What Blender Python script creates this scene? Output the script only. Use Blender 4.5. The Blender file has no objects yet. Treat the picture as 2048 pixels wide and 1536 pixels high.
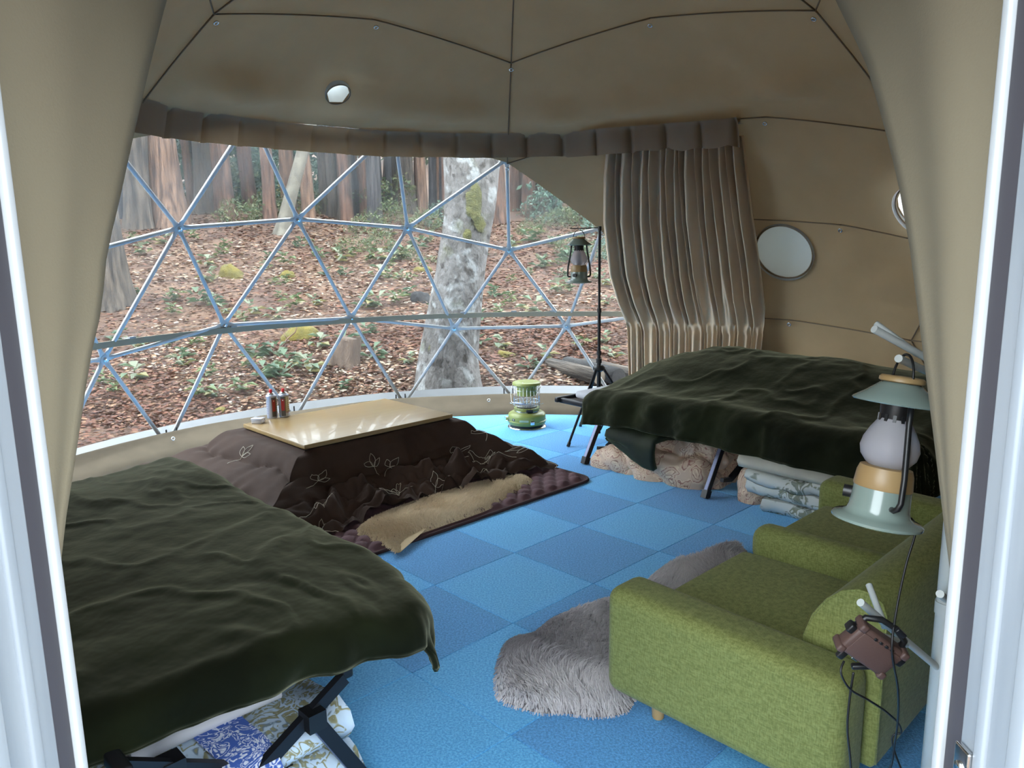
import bpy, bmesh, math, random
import numpy as np
from mathutils import Matrix, Vector

# ---------------------------------------------------------------- camera, world, light, exposure
SC = bpy.context.scene
COL = SC.collection
F, H = 1530.0, 1.492
PIT, ROLL = math.radians(10.42), math.radians(-0.88)
_f = np.array([0, math.cos(PIT), -math.sin(PIT)]); _r = np.array([1.0, 0, 0]); _u = np.cross(_r, _f)
_c, _s = math.cos(ROLL), math.sin(ROLL)
CR = np.array([_c*_r + _s*_u, -_s*_r + _c*_u, _f]); CP = np.array([0, 0, H])
cam_data = bpy.data.cameras.new('camera')
cam_data.sensor_fit = 'HORIZONTAL'; cam_data.sensor_width = 36.0
cam_data.lens = F/2048*36.0; cam_data.clip_start = 0.02; cam_data.clip_end = 300
cam = bpy.data.objects.new('camera', cam_data); COL.objects.link(cam)
_m = Matrix.Identity(4)
for i in range(3):
    _m[i][0], _m[i][1], _m[i][2], _m[i][3] = CR[0][i], CR[1][i], -CR[2][i], CP[i]
cam.matrix_world = _m
SC.camera = cam
SC.view_settings.view_transform = 'Standard'; SC.view_settings.look = 'None'
SC.view_settings.gamma = 1.0; SC.view_settings.use_curve_mapping = False
SC.view_settings.exposure = 0.0
SC.cycles.use_denoising = True
SC.cycles.max_bounces = 10; SC.cycles.diffuse_bounces = 6
SC.cycles.transparent_max_bounces = 24
SC.cycles.caustics_reflective = False; SC.cycles.caustics_refractive = False
SKY = 10.8
wd = bpy.data.worlds.new('overcast_sky'); SC.world = wd; wd.use_nodes = True
bg = wd.node_tree.nodes['Background']
bg.inputs['Color'].default_value = (0.83, 0.935, 1.0, 1); bg.inputs['Strength'].default_value = SKY

# ---------------------------------------------------------------- helpers
def ray(x, y):
    return np.array([(x-1024)/F, -(y-768)/F, 1.0]) @ CR
def gp(x, y, z=0.0):
    d = ray(x, y); return CP + (z-H)/d[2]*d
def aty(x, y, Y):
    d = ray(x, y); return CP + Y/d[1]*d
DC = np.array([.083, 3.95, -.068]); DR = 3.356
def sph(x, y, r=DR):
    d = ray(x, y); d = d/np.linalg.norm(d); o = CP-DC; b = o @ d
    return CP + (-b+math.sqrt(b*b-(o @ o-r*r)))*d

def _hash(ix, iy, iz, seed):
    n = (ix*374761393 + iy*668265263 + iz*2147483647 + seed*1274126177) & 0xFFFFFFFF
    n = ((n ^ (n >> 13))*1274126177) & 0xFFFFFFFF
    n = (n ^ (n >> 16)) & 0xFFFFFFFF
    return n/4294967295.0
def vnoise(x, y, z=0.0, seed=0):
    x, y, z = np.broadcast_arrays(np.asarray(x, float), np.asarray(y, float), np.asarray(z, float))
    fx, fy, fz = np.floor(x), np.floor(y), np.floor(z)
    ix, iy, iz = fx.astype(np.int64), fy.astype(np.int64), fz.astype(np.int64)
    u, v, w = x-fx, y-fy, z-fz
    u, v, w = u*u*(3-2*u), v*v*(3-2*v), w*w*(3-2*w)
    r = 0
    for a in (0, 1):
        for b in (0, 1):
            for c in (0, 1):
                k = (u if a else 1-u)*(v if b else 1-v)*(w if c else 1-w)
                r = r + k*_hash(ix+a, iy+b, iz+c, seed)
    return r*2-1
def fbm(x, y, z=0.0, seed=0, octs=4):
    r, a = 0, 1.0
    for o in range(octs):
        r = r + a*vnoise(np.asarray(x)*2**o, np.asarray(y)*2**o, np.asarray(z)*2**o, seed+o*17); a *= .5
    return r
def sstep(a, b, x):
    t = np.clip((np.asarray(x, float)-a)/(b-a), 0, 1); return t*t*(3-2*t)

class MB:
    """collects shapes for one mesh"""
    def __init__(s): s.v = []; s.f = []
    def add(s, vs, fs):
        o = len(s.v); s.v += [tuple(map(float, p)) for p in vs]; s.f += [tuple(i+o for i in f) for f in fs]; return s
    def box(s, c, d, rot=None):
        c = np.array(c, float); d = np.array(d, float)/2
        P = np.array([(x, y, z) for x in (-1, 1) for y in (-1, 1) for z in (-1, 1)])*d
        if rot is not None: P = P @ np.array(rot).T
        return s.add(P+c, [(0, 1, 3, 2), (4, 6, 7, 5), (0, 4, 5, 1), (2, 3, 7, 6), (0, 2, 6, 4), (1, 5, 7, 3)])
    def tube(s, pts, r, n=8, cap=True, closed=False):
        pts = np.array(pts, float); k = len(pts); r = np.broadcast_to(np.asarray(r, float), (k,))
        tg = np.gradient(pts, axis=0) if not closed else (np.roll(pts, -1, 0)-np.roll(pts, 1, 0))
        tg /= np.linalg.norm(tg, axis=1)[:, None]+1e-12
        a = np.array([0, 0, 1.]) if abs(tg[0][2]) < .9 else np.array([1., 0, 0])
        nn = np.cross(tg[0], a); nn /= np.linalg.norm(nn); V = []
        for i in range(k):
            nn = nn-tg[i]*(nn @ tg[i]); nn /= np.linalg.norm(nn)+1e-12; b = np.cross(tg[i], nn)
            for j in range(n):
                t = 2*math.pi*j/n; V.append(pts[i]+r[i]*(math.cos(t)*nn+math.sin(t)*b))
        Fs = []
        for i in range(k if closed else k-1):
            i2 = (i+1) % k
            for j in range(n): Fs.append((i*n+j, i*n+(j+1) % n, i2*n+(j+1) % n, i2*n+j))
        if cap and not closed: Fs += [tuple(range(n))[::-1], tuple((k-1)*n+j for j in range(n))]
        return s.add(V, Fs)
    def bar(s, p, q, w, h, up=(0, 0, 1)):
        p = np.array(p, float); q = np.array(q, float); t = q-p; L = np.linalg.norm(t); t /= L
        u = np.array(up, float)
        if abs(u @ t) > .95: u = np.array([1., 0, 0])
        a = np.cross(u, t); a /= np.linalg.norm(a); b = np.cross(t, a)
        return s.box((p+q)/2, (L, w, h), np.array([t, a, b]).T)
    def lathe(s, prof, n=32, a0=0, a1=2*math.pi, c=(0, 0, 0)):
        full = abs(a1-a0-2*math.pi) < 1e-6; k = n if full else n+1; V = []
        for r, z in prof:
            for j in range(k):
                t = a0+(a1-a0)*j/n; V.append((c[0]+r*math.cos(t), c[1]+r*math.sin(t), c[2]+z))
        Fs = []
        for i in range(len(prof)-1):
            for j in range(n):
                j2 = (j+1) % k; Fs.append((i*k+j, i*k+j2, (i+1)*k+j2, (i+1)*k+j))
        return s.add(V, Fs)
    def grid(s, P):
        P = np.asarray(P, float); a, b = P.shape[:2]
        return s.add(P.reshape(-1, 3), [(i*b+j, i*b+j+1, (i+1)*b+j+1, (i+1)*b+j) for i in range(a-1) for j in range(b-1)])
    def build(s, name, mat, parent=None, smooth=True, auto=None):
        return mk(name, s.v, s.f, mat, parent, smooth, auto)

def mk(name, v, f, mat, parent=None, smooth=True, auto=None):
    me = bpy.data.meshes.new(name); me.from_pydata([tuple(map(float, p)) for p in v], [], f)
    if smooth: me.polygons.foreach_set('use_smooth', [True]*len(me.polygons))
    if auto and smooth: me.set_sharp_from_angle(angle=math.radians(auto))
    me.materials.append(mat); me.update()
    o = bpy.data.objects.new(name, me); COL.objects.link(o)
    if parent is not None: o.parent = parent
    return o
def rbox(name, c, d, mat, parent=None, bev=.02, seg=3, rot=None, deform=None, cuts=0):
    bm = bmesh.new(); bmesh.ops.create_cube(bm, size=1)
    bmesh.ops.scale(bm, vec=d, verts=bm.verts)
    if cuts: bmesh.ops.subdivide_edges(bm, edges=bm.edges[:], cuts=cuts, use_grid_fill=True)
    es = [e for e in bm.edges if len(e.link_faces) == 2 and e.calc_face_angle(0) > .5]
    bmesh.ops.bevel(bm, geom=es, offset=bev, segments=seg, profile=.5, affect='EDGES', clamp_overlap=True)
    if deform:
        for v in bm.verts: v.co = Vector(deform(v.co.x, v.co.y, v.co.z))
    me = bpy.data.meshes.new(name); bm.to_mesh(me); bm.free()
    me.polygons.foreach_set('use_smooth', [True]*len(me.polygons)); me.set_sharp_from_angle(angle=math.radians(50))
    me.materials.append(mat)
    o = bpy.data.objects.new(name, me); COL.objects.link(o); o.location = c
    if rot: o.rotation_euler = rot
    if parent is not None: o.parent = parent
    return o
def raw(name, V, Fq, mat, parent=None, smooth=False, col=None):
    """fast mesh from arrays; Fq (n,k) with one k"""
    V = np.asarray(V, np.float32); Fq = np.asarray(Fq, np.int32); n, k = Fq.shape
    me = bpy.data.meshes.new(name); me.vertices.add(len(V)); me.vertices.foreach_set('co', V.ravel())
    me.loops.add(n*k); me.loops.foreach_set('vertex_index', Fq.ravel())
    me.polygons.add(n); me.polygons.foreach_set('loop_start', np.arange(0, n*k, k, dtype=np.int32))
    me.polygons.foreach_set('loop_total', np.full(n, k, np.int32))
    if smooth: me.polygons.foreach_set('use_smooth', np.ones(n, bool))
    if col is not None:
        a = me.color_attributes.new('tint', 'FLOAT_COLOR', 'POINT')
        c4 = np.ones((len(V), 4), np.float32); c4[:, :3] = col; a.data.foreach_set('color', c4.ravel())
    me.update(calc_edges=True); me.materials.append(mat)
    o = bpy.data.objects.new(name, me); COL.objects.link(o)
    if parent is not None: o.parent = parent
    return o
def tag(o, label=None, cat=None, group=None, kind=None):
    if label: o['label'] = label
    if cat: o['category'] = cat
    if group: o['group'] = group
    if kind: o['kind'] = kind
    return o
def thing(name, label, cat, loc=(0, 0, 0), rotz=0.0, group=None):
    o = bpy.data.objects.new(name, None); COL.objects.link(o)
    o.empty_display_size = .05; o.location = loc; o.rotation_euler = (0, 0, rotz)
    return tag(o, label, cat, group)
def structure(name, loc=(0, 0, 0)):
    o = bpy.data.objects.new(name, None); COL.objects.link(o); o.empty_display_size = .05; o.location = loc
    o['kind'] = 'structure'; return o
def copy_tree(o, parent=None):
    c = o.copy(); COL.objects.link(c); c.parent = parent
    for ch in list(o.children): copy_tree(ch, c)
    return c

# ---------------------------------------------------------------- materials
def srgb(r, g, b):
    def l(c):
        c /= 255.0
        return c/12.92 if c <= .04045 else ((c+.055)/1.055)**2.4
    return (l(r), l(g), l(b), 1.0)
def lin(c): return c if len(c) == 4 else (*c, 1)
class NT:
    def __init__(s, m): s.m = m; s.t = m.node_tree; s.n = s.t.nodes; s.b = s.n['Principled BSDF']
    def new(s, typ, **kw):
        n = s.n.new(typ)
        for k, v in kw.items(): setattr(n, k, v)
        return n
    def link(s, a, b): s.t.links.new(a, b)
def M(name, c1, c2=None, scale=8.0, rough=.7, bump=0.0, bscale=None, metal=0.0, sheen=0.0, sheen_tint=None,
      spec=None, detail=4.0, stretch=(1, 1, 1), lo=.35, hi=.65, coat=0.0, trans=0.0, bdist=.01):
    m = bpy.data.materials.new(name); m.use_nodes = True; t = NT(m); b = t.b
    b.inputs['Base Color'].default_value = lin(c1); b.inputs['Roughness'].default_value = rough
    b.inputs['Metallic'].default_value = metal
    if spec is not None: b.inputs['Specular IOR Level'].default_value = spec
    if sheen:
        b.inputs['Sheen Weight'].default_value = sheen; b.inputs['Sheen Roughness'].default_value = .45
        if sheen_tint: b.inputs['Sheen Tint'].default_value = lin(sheen_tint)
    if coat: b.inputs['Coat Weight'].default_value = coat
    if trans: b.inputs['Transmission Weight'].default_value = trans
    if c2 is not None or bump:
        tc = t.new('ShaderNodeTexCoord'); mp = t.new('ShaderNodeMapping'); mp.inputs['Scale'].default_value = stretch
        t.link(tc.outputs['Object'], mp.inputs['Vector'])
    if c2 is not None:
        nz = t.new('ShaderNodeTexNoise'); nz.inputs['Scale'].default_value = scale; nz.inputs['Detail'].default_value = detail
        t.link(mp.outputs['Vector'], nz.inputs['Vector'])
        rp = t.new('ShaderNodeValToRGB'); rp.color_ramp.elements[0].position = lo; rp.color_ramp.elements[1].position = hi
        rp.color_ramp.elements[0].color = lin(c1); rp.color_ramp.elements[1].color = lin(c2)
        t.link(nz.outputs['Fac'], rp.inputs['Fac']); t.link(rp.outputs['Color'], b.inputs['Base Color'])
    if bump:
        n2 = t.new('ShaderNodeTexNoise'); n2.inputs['Scale'].default_value = bscale or scale*6; n2.inputs['Detail'].default_value = 3
        t.link(mp.outputs['Vector'], n2.inputs['Vector'])
        bp = t.new('ShaderNodeBump'); bp.inputs['Strength'].default_value = bump; bp.inputs['Distance'].default_value = bdist
        t.link(n2.outputs['Fac'], bp.inputs['Height']); t.link(bp.outputs['Normal'], b.inputs['Normal'])
    return m
def translucent(m, col, fac):
    t = NT(m); out = t.n['Material Output']; tr = t.new('ShaderNodeBsdfTranslucent'); tr.inputs['Color'].default_value = lin(col)
    mx = t.new('ShaderNodeMixShader'); mx.inputs['Fac'].default_value = fac
    t.link(t.b.outputs['BSDF'], mx.inputs[1]); t.link(tr.outputs['BSDF'], mx.inputs[2]); t.link(mx.outputs['Shader'], out.inputs['Surface'])
    return m
def weave(name, c1, c2, sc=420.0, bump=.35, rough=.85, sheen=.1):
    """woven upholstery: two crossed fine waves with thread-to-thread variation"""
    m = M(name, c1, None, rough=rough, sheen=sheen); t = NT(m)
    tc = t.new('ShaderNodeTexCoord')
    nz = t.new('ShaderNodeTexNoise'); nz.inputs['Scale'].default_value = sc*.5; nz.inputs['Detail'].default_value = 2
    mp = t.new('ShaderNodeMapping'); mp.inputs['Scale'].default_value = (1, 1, .25)
    t.link(tc.outputs['Object'], mp.inputs['Vector']); t.link(mp.outputs['Vector'], nz.inputs['Vector'])
    n2 = t.new('ShaderNodeTexNoise'); n2.inputs['Scale'].default_value = sc*.5
    mp2 = t.new('ShaderNodeMapping'); mp2.inputs['Scale'].default_value = (.25, .25, 1)
    t.link(tc.outputs['Object'], mp2.inputs['Vector']); t.link(mp2.outputs['Vector'], n2.inputs['Vector'])
    ad = t.new('ShaderNodeMath', operation='ADD'); t.link(nz.outputs['Fac'], ad.inputs[0]); t.link(n2.outputs['Fac'], ad.inputs[1])
    rp = t.new('ShaderNodeValToRGB'); rp.color_ramp.elements[0].position = .38; rp.color_ramp.elements[1].position = .62
    hf = t.new('ShaderNodeMath', operation='MULTIPLY'); hf.inputs[1].default_value = .5; t.link(ad.outputs[0], hf.inputs[0])
    rp.color_ramp.elements[0].color = lin(c1); rp.color_ramp.elements[1].color = lin(c2)
    t.link(hf.outputs[0], rp.inputs['Fac']); t.link(rp.outputs['Color'], t.b.inputs['Base Color'])
    bp = t.new('ShaderNodeBump'); bp.inputs['Strength'].default_value = bump; bp.inputs['Distance'].default_value = .002
    t.link(hf.outputs[0], bp.inputs['Height']); t.link(bp.outputs['Normal'], t.b.inputs['Normal'])
    return m
def tinted(name, rough=.8, sheen=0.0, transl=0.0):
    m = M(name, (.5, .5, .5), rough=rough, sheen=sheen); t = NT(m)
    a = t.new('ShaderNodeAttribute', attribute_name='tint'); t.link(a.outputs['Color'], t.b.inputs['Base Color'])
    if transl:
        out = t.n['Material Output']; tr = t.new('ShaderNodeBsdfTranslucent'); t.link(a.outputs['Color'], tr.inputs['Color'])
        mx = t.new('ShaderNodeMixShader'); mx.inputs['Fac'].default_value = transl
        t.link(t.b.outputs['BSDF'], mx.inputs[1]); t.link(tr.outputs['BSDF'], mx.inputs[2]); t.link(mx.outputs['Shader'], out.inputs['Surface'])
    return m
def print_mat(name, ground, c1, c2, c3, scale=14.0, rough=.8, bump=.3):
    """printed cotton: scrolling voronoi / noise leaf shapes in three inks on a ground"""
    m = M(name, ground, None, rough=rough); t = NT(m); tc = t.new('ShaderNodeTexCoord')
    nz = t.new('ShaderNodeTexNoise'); nz.inputs['Scale'].default_value = scale*.6; nz.inputs['Detail'].default_value = 2; nz.inputs['Distortion'].default_value = 1.2
    t.link(tc.outputs['Object'], nz.inputs['Vector'])
    ad = t.new('ShaderNodeMixRGB', blend_type='ADD'); ad.inputs['Fac'].default_value = .22
    t.link(tc.outputs['Object'], ad.inputs[1]); t.link(nz.outputs['Color'], ad.inputs[2])
    vo = t.new('ShaderNodeTexVoronoi', feature='F1'); vo.inputs['Scale'].default_value = scale; t.link(ad.outputs['Color'], vo.inputs['Vector'])
    r1 = t.new('ShaderNodeValToRGB'); e = r1.color_ramp.elements
    e[0].position = .0; e[0].color = lin(c1); e[1].position = .30; e[1].color = lin(c2)
    for p, c in ((.34, c3), (.38, ground), (.50, ground), (.53, c1), (.60, c2), (.66, ground)):
        k = e.new(p); k.color = lin(c)
    t.link(vo.outputs['Distance'], r1.inputs['Fac'])
    n3 = t.new('ShaderNodeTexNoise'); n3.inputs['Scale'].default_value = scale*2.2; n3.inputs['Detail'].default_value = 1; n3.inputs['Distortion'].default_value = 2.5
    t.link(tc.outputs['Object'], n3.inputs['Vector'])
    r2 = t.new('ShaderNodeValToRGB'); r2.color_ramp.elements[0].position = .34; r2.color_ramp.elements[1].position = .42
    t.link(n3.outputs['Fac'], r2.inputs['Fac'])
    mx = t.new('ShaderNodeMixRGB'); mx.inputs[1].default_value = lin(ground)
    t.link(r2.outputs['Color'], mx.inputs['Fac']); t.link(r1.outputs['Color'], mx.inputs[2])
    t.link(mx.outputs['Color'], t.b.inputs['Base Color'])
    if bump:
        bp = t.new('ShaderNodeBump'); bp.inputs['Strength'].default_value = bump; bp.inputs['Distance'].default_value = .008
        n4 = t.new('ShaderNodeTexNoise'); n4.inputs['Scale'].default_value = 22; t.link(tc.outputs['Object'], n4.inputs['Vector'])
        t.link(n4.outputs['Fac'], bp.inputs['Height']); t.link(bp.outputs['Normal'], t.b.inputs['Normal'])
    return m

# ---------------------------------------------------------------- dome geometry (4-frequency geodesic)
def geo(n):
    t = math.atan(.5); V = [(0, 0, 1.)]
    V += [(math.cos(t)*math.cos(2*math.pi*k/5), math.cos(t)*math.sin(2*math.pi*k/5), math.sin(t)) for k in range(5)]
    V += [(math.cos(t)*math.cos(2*math.pi*(k+.5)/5), math.cos(t)*math.sin(2*math.pi*(k+.5)/5), -math.sin(t)) for k in range(5)]
    V.append((0, 0, -1.)); V = np.array(V); Fc = []
    for k in range(5):
        a, b, c, d = 1+k, 1+(k+1) % 5, 6+k, 6+(k+1) % 5
        Fc += [(0, a, b), (a, c, b), (b, c, d), (11, d, c)]
    pts, idx, T = [], {}, []
    def get(p):
        p = p/np.linalg.norm(p); k = tuple(np.round(p, 5))
        if k not in idx: idx[k] = len(pts); pts.append(p)
        return idx[k]
    for a, b, c in Fc:
        g = {}
        for i in range(n+1):
            for j in range(n+1-i): g[i, j] = get((V[a]*(n-i-j)+V[b]*i+V[c]*j)/n)
        for i in range(n):
            for j in range(n-i):
                T.append((g[i, j], g[i+1, j], g[i, j+1]))
                if i+j < n-1: T.append((g[i+1, j], g[i+1, j+1], g[i, j+1]))
    return np.array(pts), T
GP, GT = geo(4)
_a = math.radians(235.8)
GP = GP @ np.array([[math.cos(_a), -math.sin(_a), 0], [math.sin(_a), math.cos(_a), 0], [0, 0, 1]]).T
HUB = GP*DR + DC
for k, p in {80: (1018, 500), 118: (815, 456), 117: (595, 438), 115: (357, 456), 121: (208, 718), 120: (448, 650), 119: (702, 636),
             93: (908, 657), 89: (1133, 652), 79: (1014, 318), 83: (1205, 456), 123: (335, 892), 122: (590, 838), 94: (808, 808), 97: (1030, 800)}.items():
    HUB[k] = sph(*p)
GAZ = np.degrees(np.arctan2(GP[:, 1], GP[:, 0])); GLAT = np.degrees(np.arcsin(np.clip(GP[:, 2], -1, 1)))
def ring_of(i):
    l = GLAT[i]
    return 0 if l > 85 else 1 if l > 70 else 2 if l > 52 else 3 if l > 38 else 4 if l > 22 else 5 if l > 8 else 6 if l > -3 else 9
RING = [ring_of(i) for i in range(len(GP))]
def t_az(t):
    c = GP[list(t)].mean(0); return math.degrees(math.atan2(c[1], c[0]))
DOMETRI = [t for t in GT if max(RING[i] for i in t) <= 6]
EXTRA = [{79, 80, 83}, {80, 83, 89}, {83, 88, 89}, {88, 89, 91}, {89, 91, 97}, {80, 89, 93}, {89, 93, 97}]
def is_win(t):
    if set(t) in EXTRA: return True
    a = t_az(t)
    return min(RING[i] for i in t) >= 3 and (a > 92 or a < -176)
WIN = [t for t in DOMETRI if is_win(t)]; LIN = [t for t in DOMETRI if not is_win(t)]

# ---------------------------------------------------------------- structure materials
m_liner = M('tan_canvas_liner', srgb(163, 138, 103), srgb(171, 145, 109), scale=3, rough=.85, bump=.25, bscale=300, bdist=.002, sheen=.1)
translucent(m_liner, srgb(185, 168, 140), .05)
m_seam = M('tan_seam', srgb(128, 112, 93), rough=.9)
m_flap = M('beige_canvas', srgb(122, 112, 92), srgb(126, 117, 97), scale=3, rough=.85, bump=.2, bscale=320, bdist=.002)
m_skirt = M('beige_pvc_skirting', srgb(92, 82, 68), srgb(84, 75, 62), scale=5, rough=.8, spec=.12)
m_white_pvc = M('white_pvc', srgb(164, 167, 170), rough=.35)
m_hemband = M('translucent_white_pvc', srgb(192, 195, 196), rough=.35); translucent(m_hemband, srgb(225, 232, 238), .5)
m_frame = M('white_powder_coated_frame', srgb(140, 146, 153), srgb(123, 130, 138), scale=6, rough=.35, stretch=(4, 4, .4), lo=.4, hi=.7)
m_gasket = M('dark_rubber_gasket', srgb(58, 56, 62), rough=.6)
m_alu = M('galvanised_steel', srgb(211, 215, 218), srgb(201, 206, 211), scale=14, rough=.4, metal=.2)
m_steel = M('bright_steel', srgb(214, 214, 214), rough=.22, metal=1.0)
m_black = M('black_plastic', srgb(22, 22, 24), rough=.4)
m_blackmetal = M('black_anodised_aluminium', srgb(30, 31, 36), rough=.38, metal=.3)
m_rail = M('beige_curtain_track', srgb(157, 153, 135), rough=.4)

# carpet: needle-punch pile
def carpet(name, c1, c2):
    m = M(name, c1, c2, scale=130, rough=.95, bump=.7, bscale=200, detail=6, bdist=.005, sheen=.25, lo=.36, hi=.64); return m
m_tile_l = carpet('light_blue_carpet', srgb(70, 160, 232), srgb(112, 203, 255))
m_tile_d = carpet('deep_blue_carpet', srgb(62, 138, 206), srgb(98, 178, 240))

# floor
floor = structure('floor')
_d = MB().lathe([(0, -.03), (3.30, -.03), (3.30, -.10), (0, -.10)], 72, c=(DC[0], DC[1], 0)).build('deck', m_skirt, floor, smooth=False)
AZT = [-180, -150, -100, -60, 0, 40, 75, 100, 125, 150, 180]
RBT = [3.0, 3.1, 3.25, 3.15, 2.95, 2.75, 2.62, 2.65, 2.74, 2.87, 3.0]
def rb(az): return np.interp((np.asarray(az, float)+180) % 360-180, AZT, RBT)
TY = math.radians(44.2); TC, TS = math.cos(TY), math.sin(TY); TO = np.array([.717, 4.237])
circle = [(DC[0]+(rb(a)+.03)*math.cos(math.radians(a)), DC[1]+(rb(a)+.03)*math.sin(math.radians(a))) for a in range(-180, 180, 4)]
def clip(poly, cl):
    out = poly
    for i in range(len(cl)):
        a, b = np.array(cl[i]), np.array(cl[(i+1) % len(cl)]); e = b-a; inp = out; out = []
        if not inp: return []
        for k in range(len(inp)):
            p, q = np.array(inp[k]), np.array(inp[(k+1) % len(inp)])
            sp = e[0]*(p[1]-a[1])-e[1]*(p[0]-a[0]); sq = e[0]*(q[1]-a[1])-e[1]*(q[0]-a[0])
            if sp >= 0: out.append(tuple(p))
            if (sp >= 0) != (sq >= 0): out.append(tuple(p+(q-p)*(sp/(sp-sq))))
    return out
full_me = {}
for i in range(-9, 10):
    for j in range(-9, 10):
        # tile (i,j) spans A-index i..i+1 and B-index j..j+1, A runs along -x', B along -y'
        q = [(-.5*(i+a), -.5*(j+b)) for a, b in ((1, 1), (0, 1), (0, 0), (1, 0))]
        g = .0007
        cxy = np.mean(q, 0)
        q = [(x+(g if x < cxy[0] else -g), y+(g if y < cxy[1] else -g)) for x, y in q]
        w = [(TO[0]+TC*x-TS*y, TO[1]+TS*x+TC*y) for x, y in q]
        p = clip(w, circle)
        if len(p) < 3: continue
        P = np.array(p); ar = .5*abs(np.dot(P[:, 0], np.roll(P[:, 1], 1))-np.dot(P[:, 1], np.roll(P[:, 0], 1)))
        if ar < .002: continue
        c = P.mean(0); n = len(p); ins = c+(P-c)*.992
        v = [(x-c[0], y-c[1], -.03) for x, y in P]+[(x-c[0], y-c[1], -.0025) for x, y in P]+[(x-c[0], y-c[1], 0) for x, y in ins]
        f = [tuple(range(2*n, 3*n))]
        for k in range(n):
            k2 = (k+1) % n; f += [(k, k2, n+k2, n+k), (n+k, n+k2, 2*n+k2, 2*n+k)]
        mat = m_tile_l if (i+j) % 2 == 0 or i >= 4 else m_tile_d      # the rows by the door are all light
        full = abs(ar-.498) < .003
        if full and mat.name in full_me:
            o = bpy.data.objects.new('carpet_tile', full_me[mat.name]); COL.objects.link(o); o.parent = floor
        else:
            o = mk('carpet_tile', v, f, mat, floor, smooth=False)
            if full: full_me[mat.name] = o.data
        o.location = (c[0], c[1], 0)

# inner canvas liner: panels between seams
ceiling = structure('ceiling'); wall_right = structure('wall_right'); wall_left = structure('wall_left')
RL = DR-.05
VENTS = [(sph(677, 190, 3.22), .085), (sph(1567, 505, 3.26), .225), (sph(1838, 420, 3.26), .17)]
ENTRY_W, ENTRY_H = .475, 1.95
def in_entry(p): return abs(p[0]) < .86 and p[1] < 1.9 and p[2] < 2.12
panels = {}
for t in LIN:
    bnd = min(RING[i] for i in t); bnd = 0 if bnd < 2 else bnd
    sec = int(math.floor(((t_az(t)-20) % 360)/72))
    panels.setdefault((bnd, sec), []).append(t)
edge_use = {}; lin_cnt = {}
for t in LIN:
    for k in range(3):
        e = tuple(sorted((t[k], t[(k+1) % 3]))); lin_cnt[e] = lin_cnt.get(e, 0)+1
for key, ts in panels.items():
    for t in ts:
        for k in range(3): edge_use.setdefault(tuple(sorted((t[k], t[(k+1) % 3]))), set()).add(key)
N = 14
seam_edges = [e for e, s in edge_use.items() if len(s) > 1]
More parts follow.
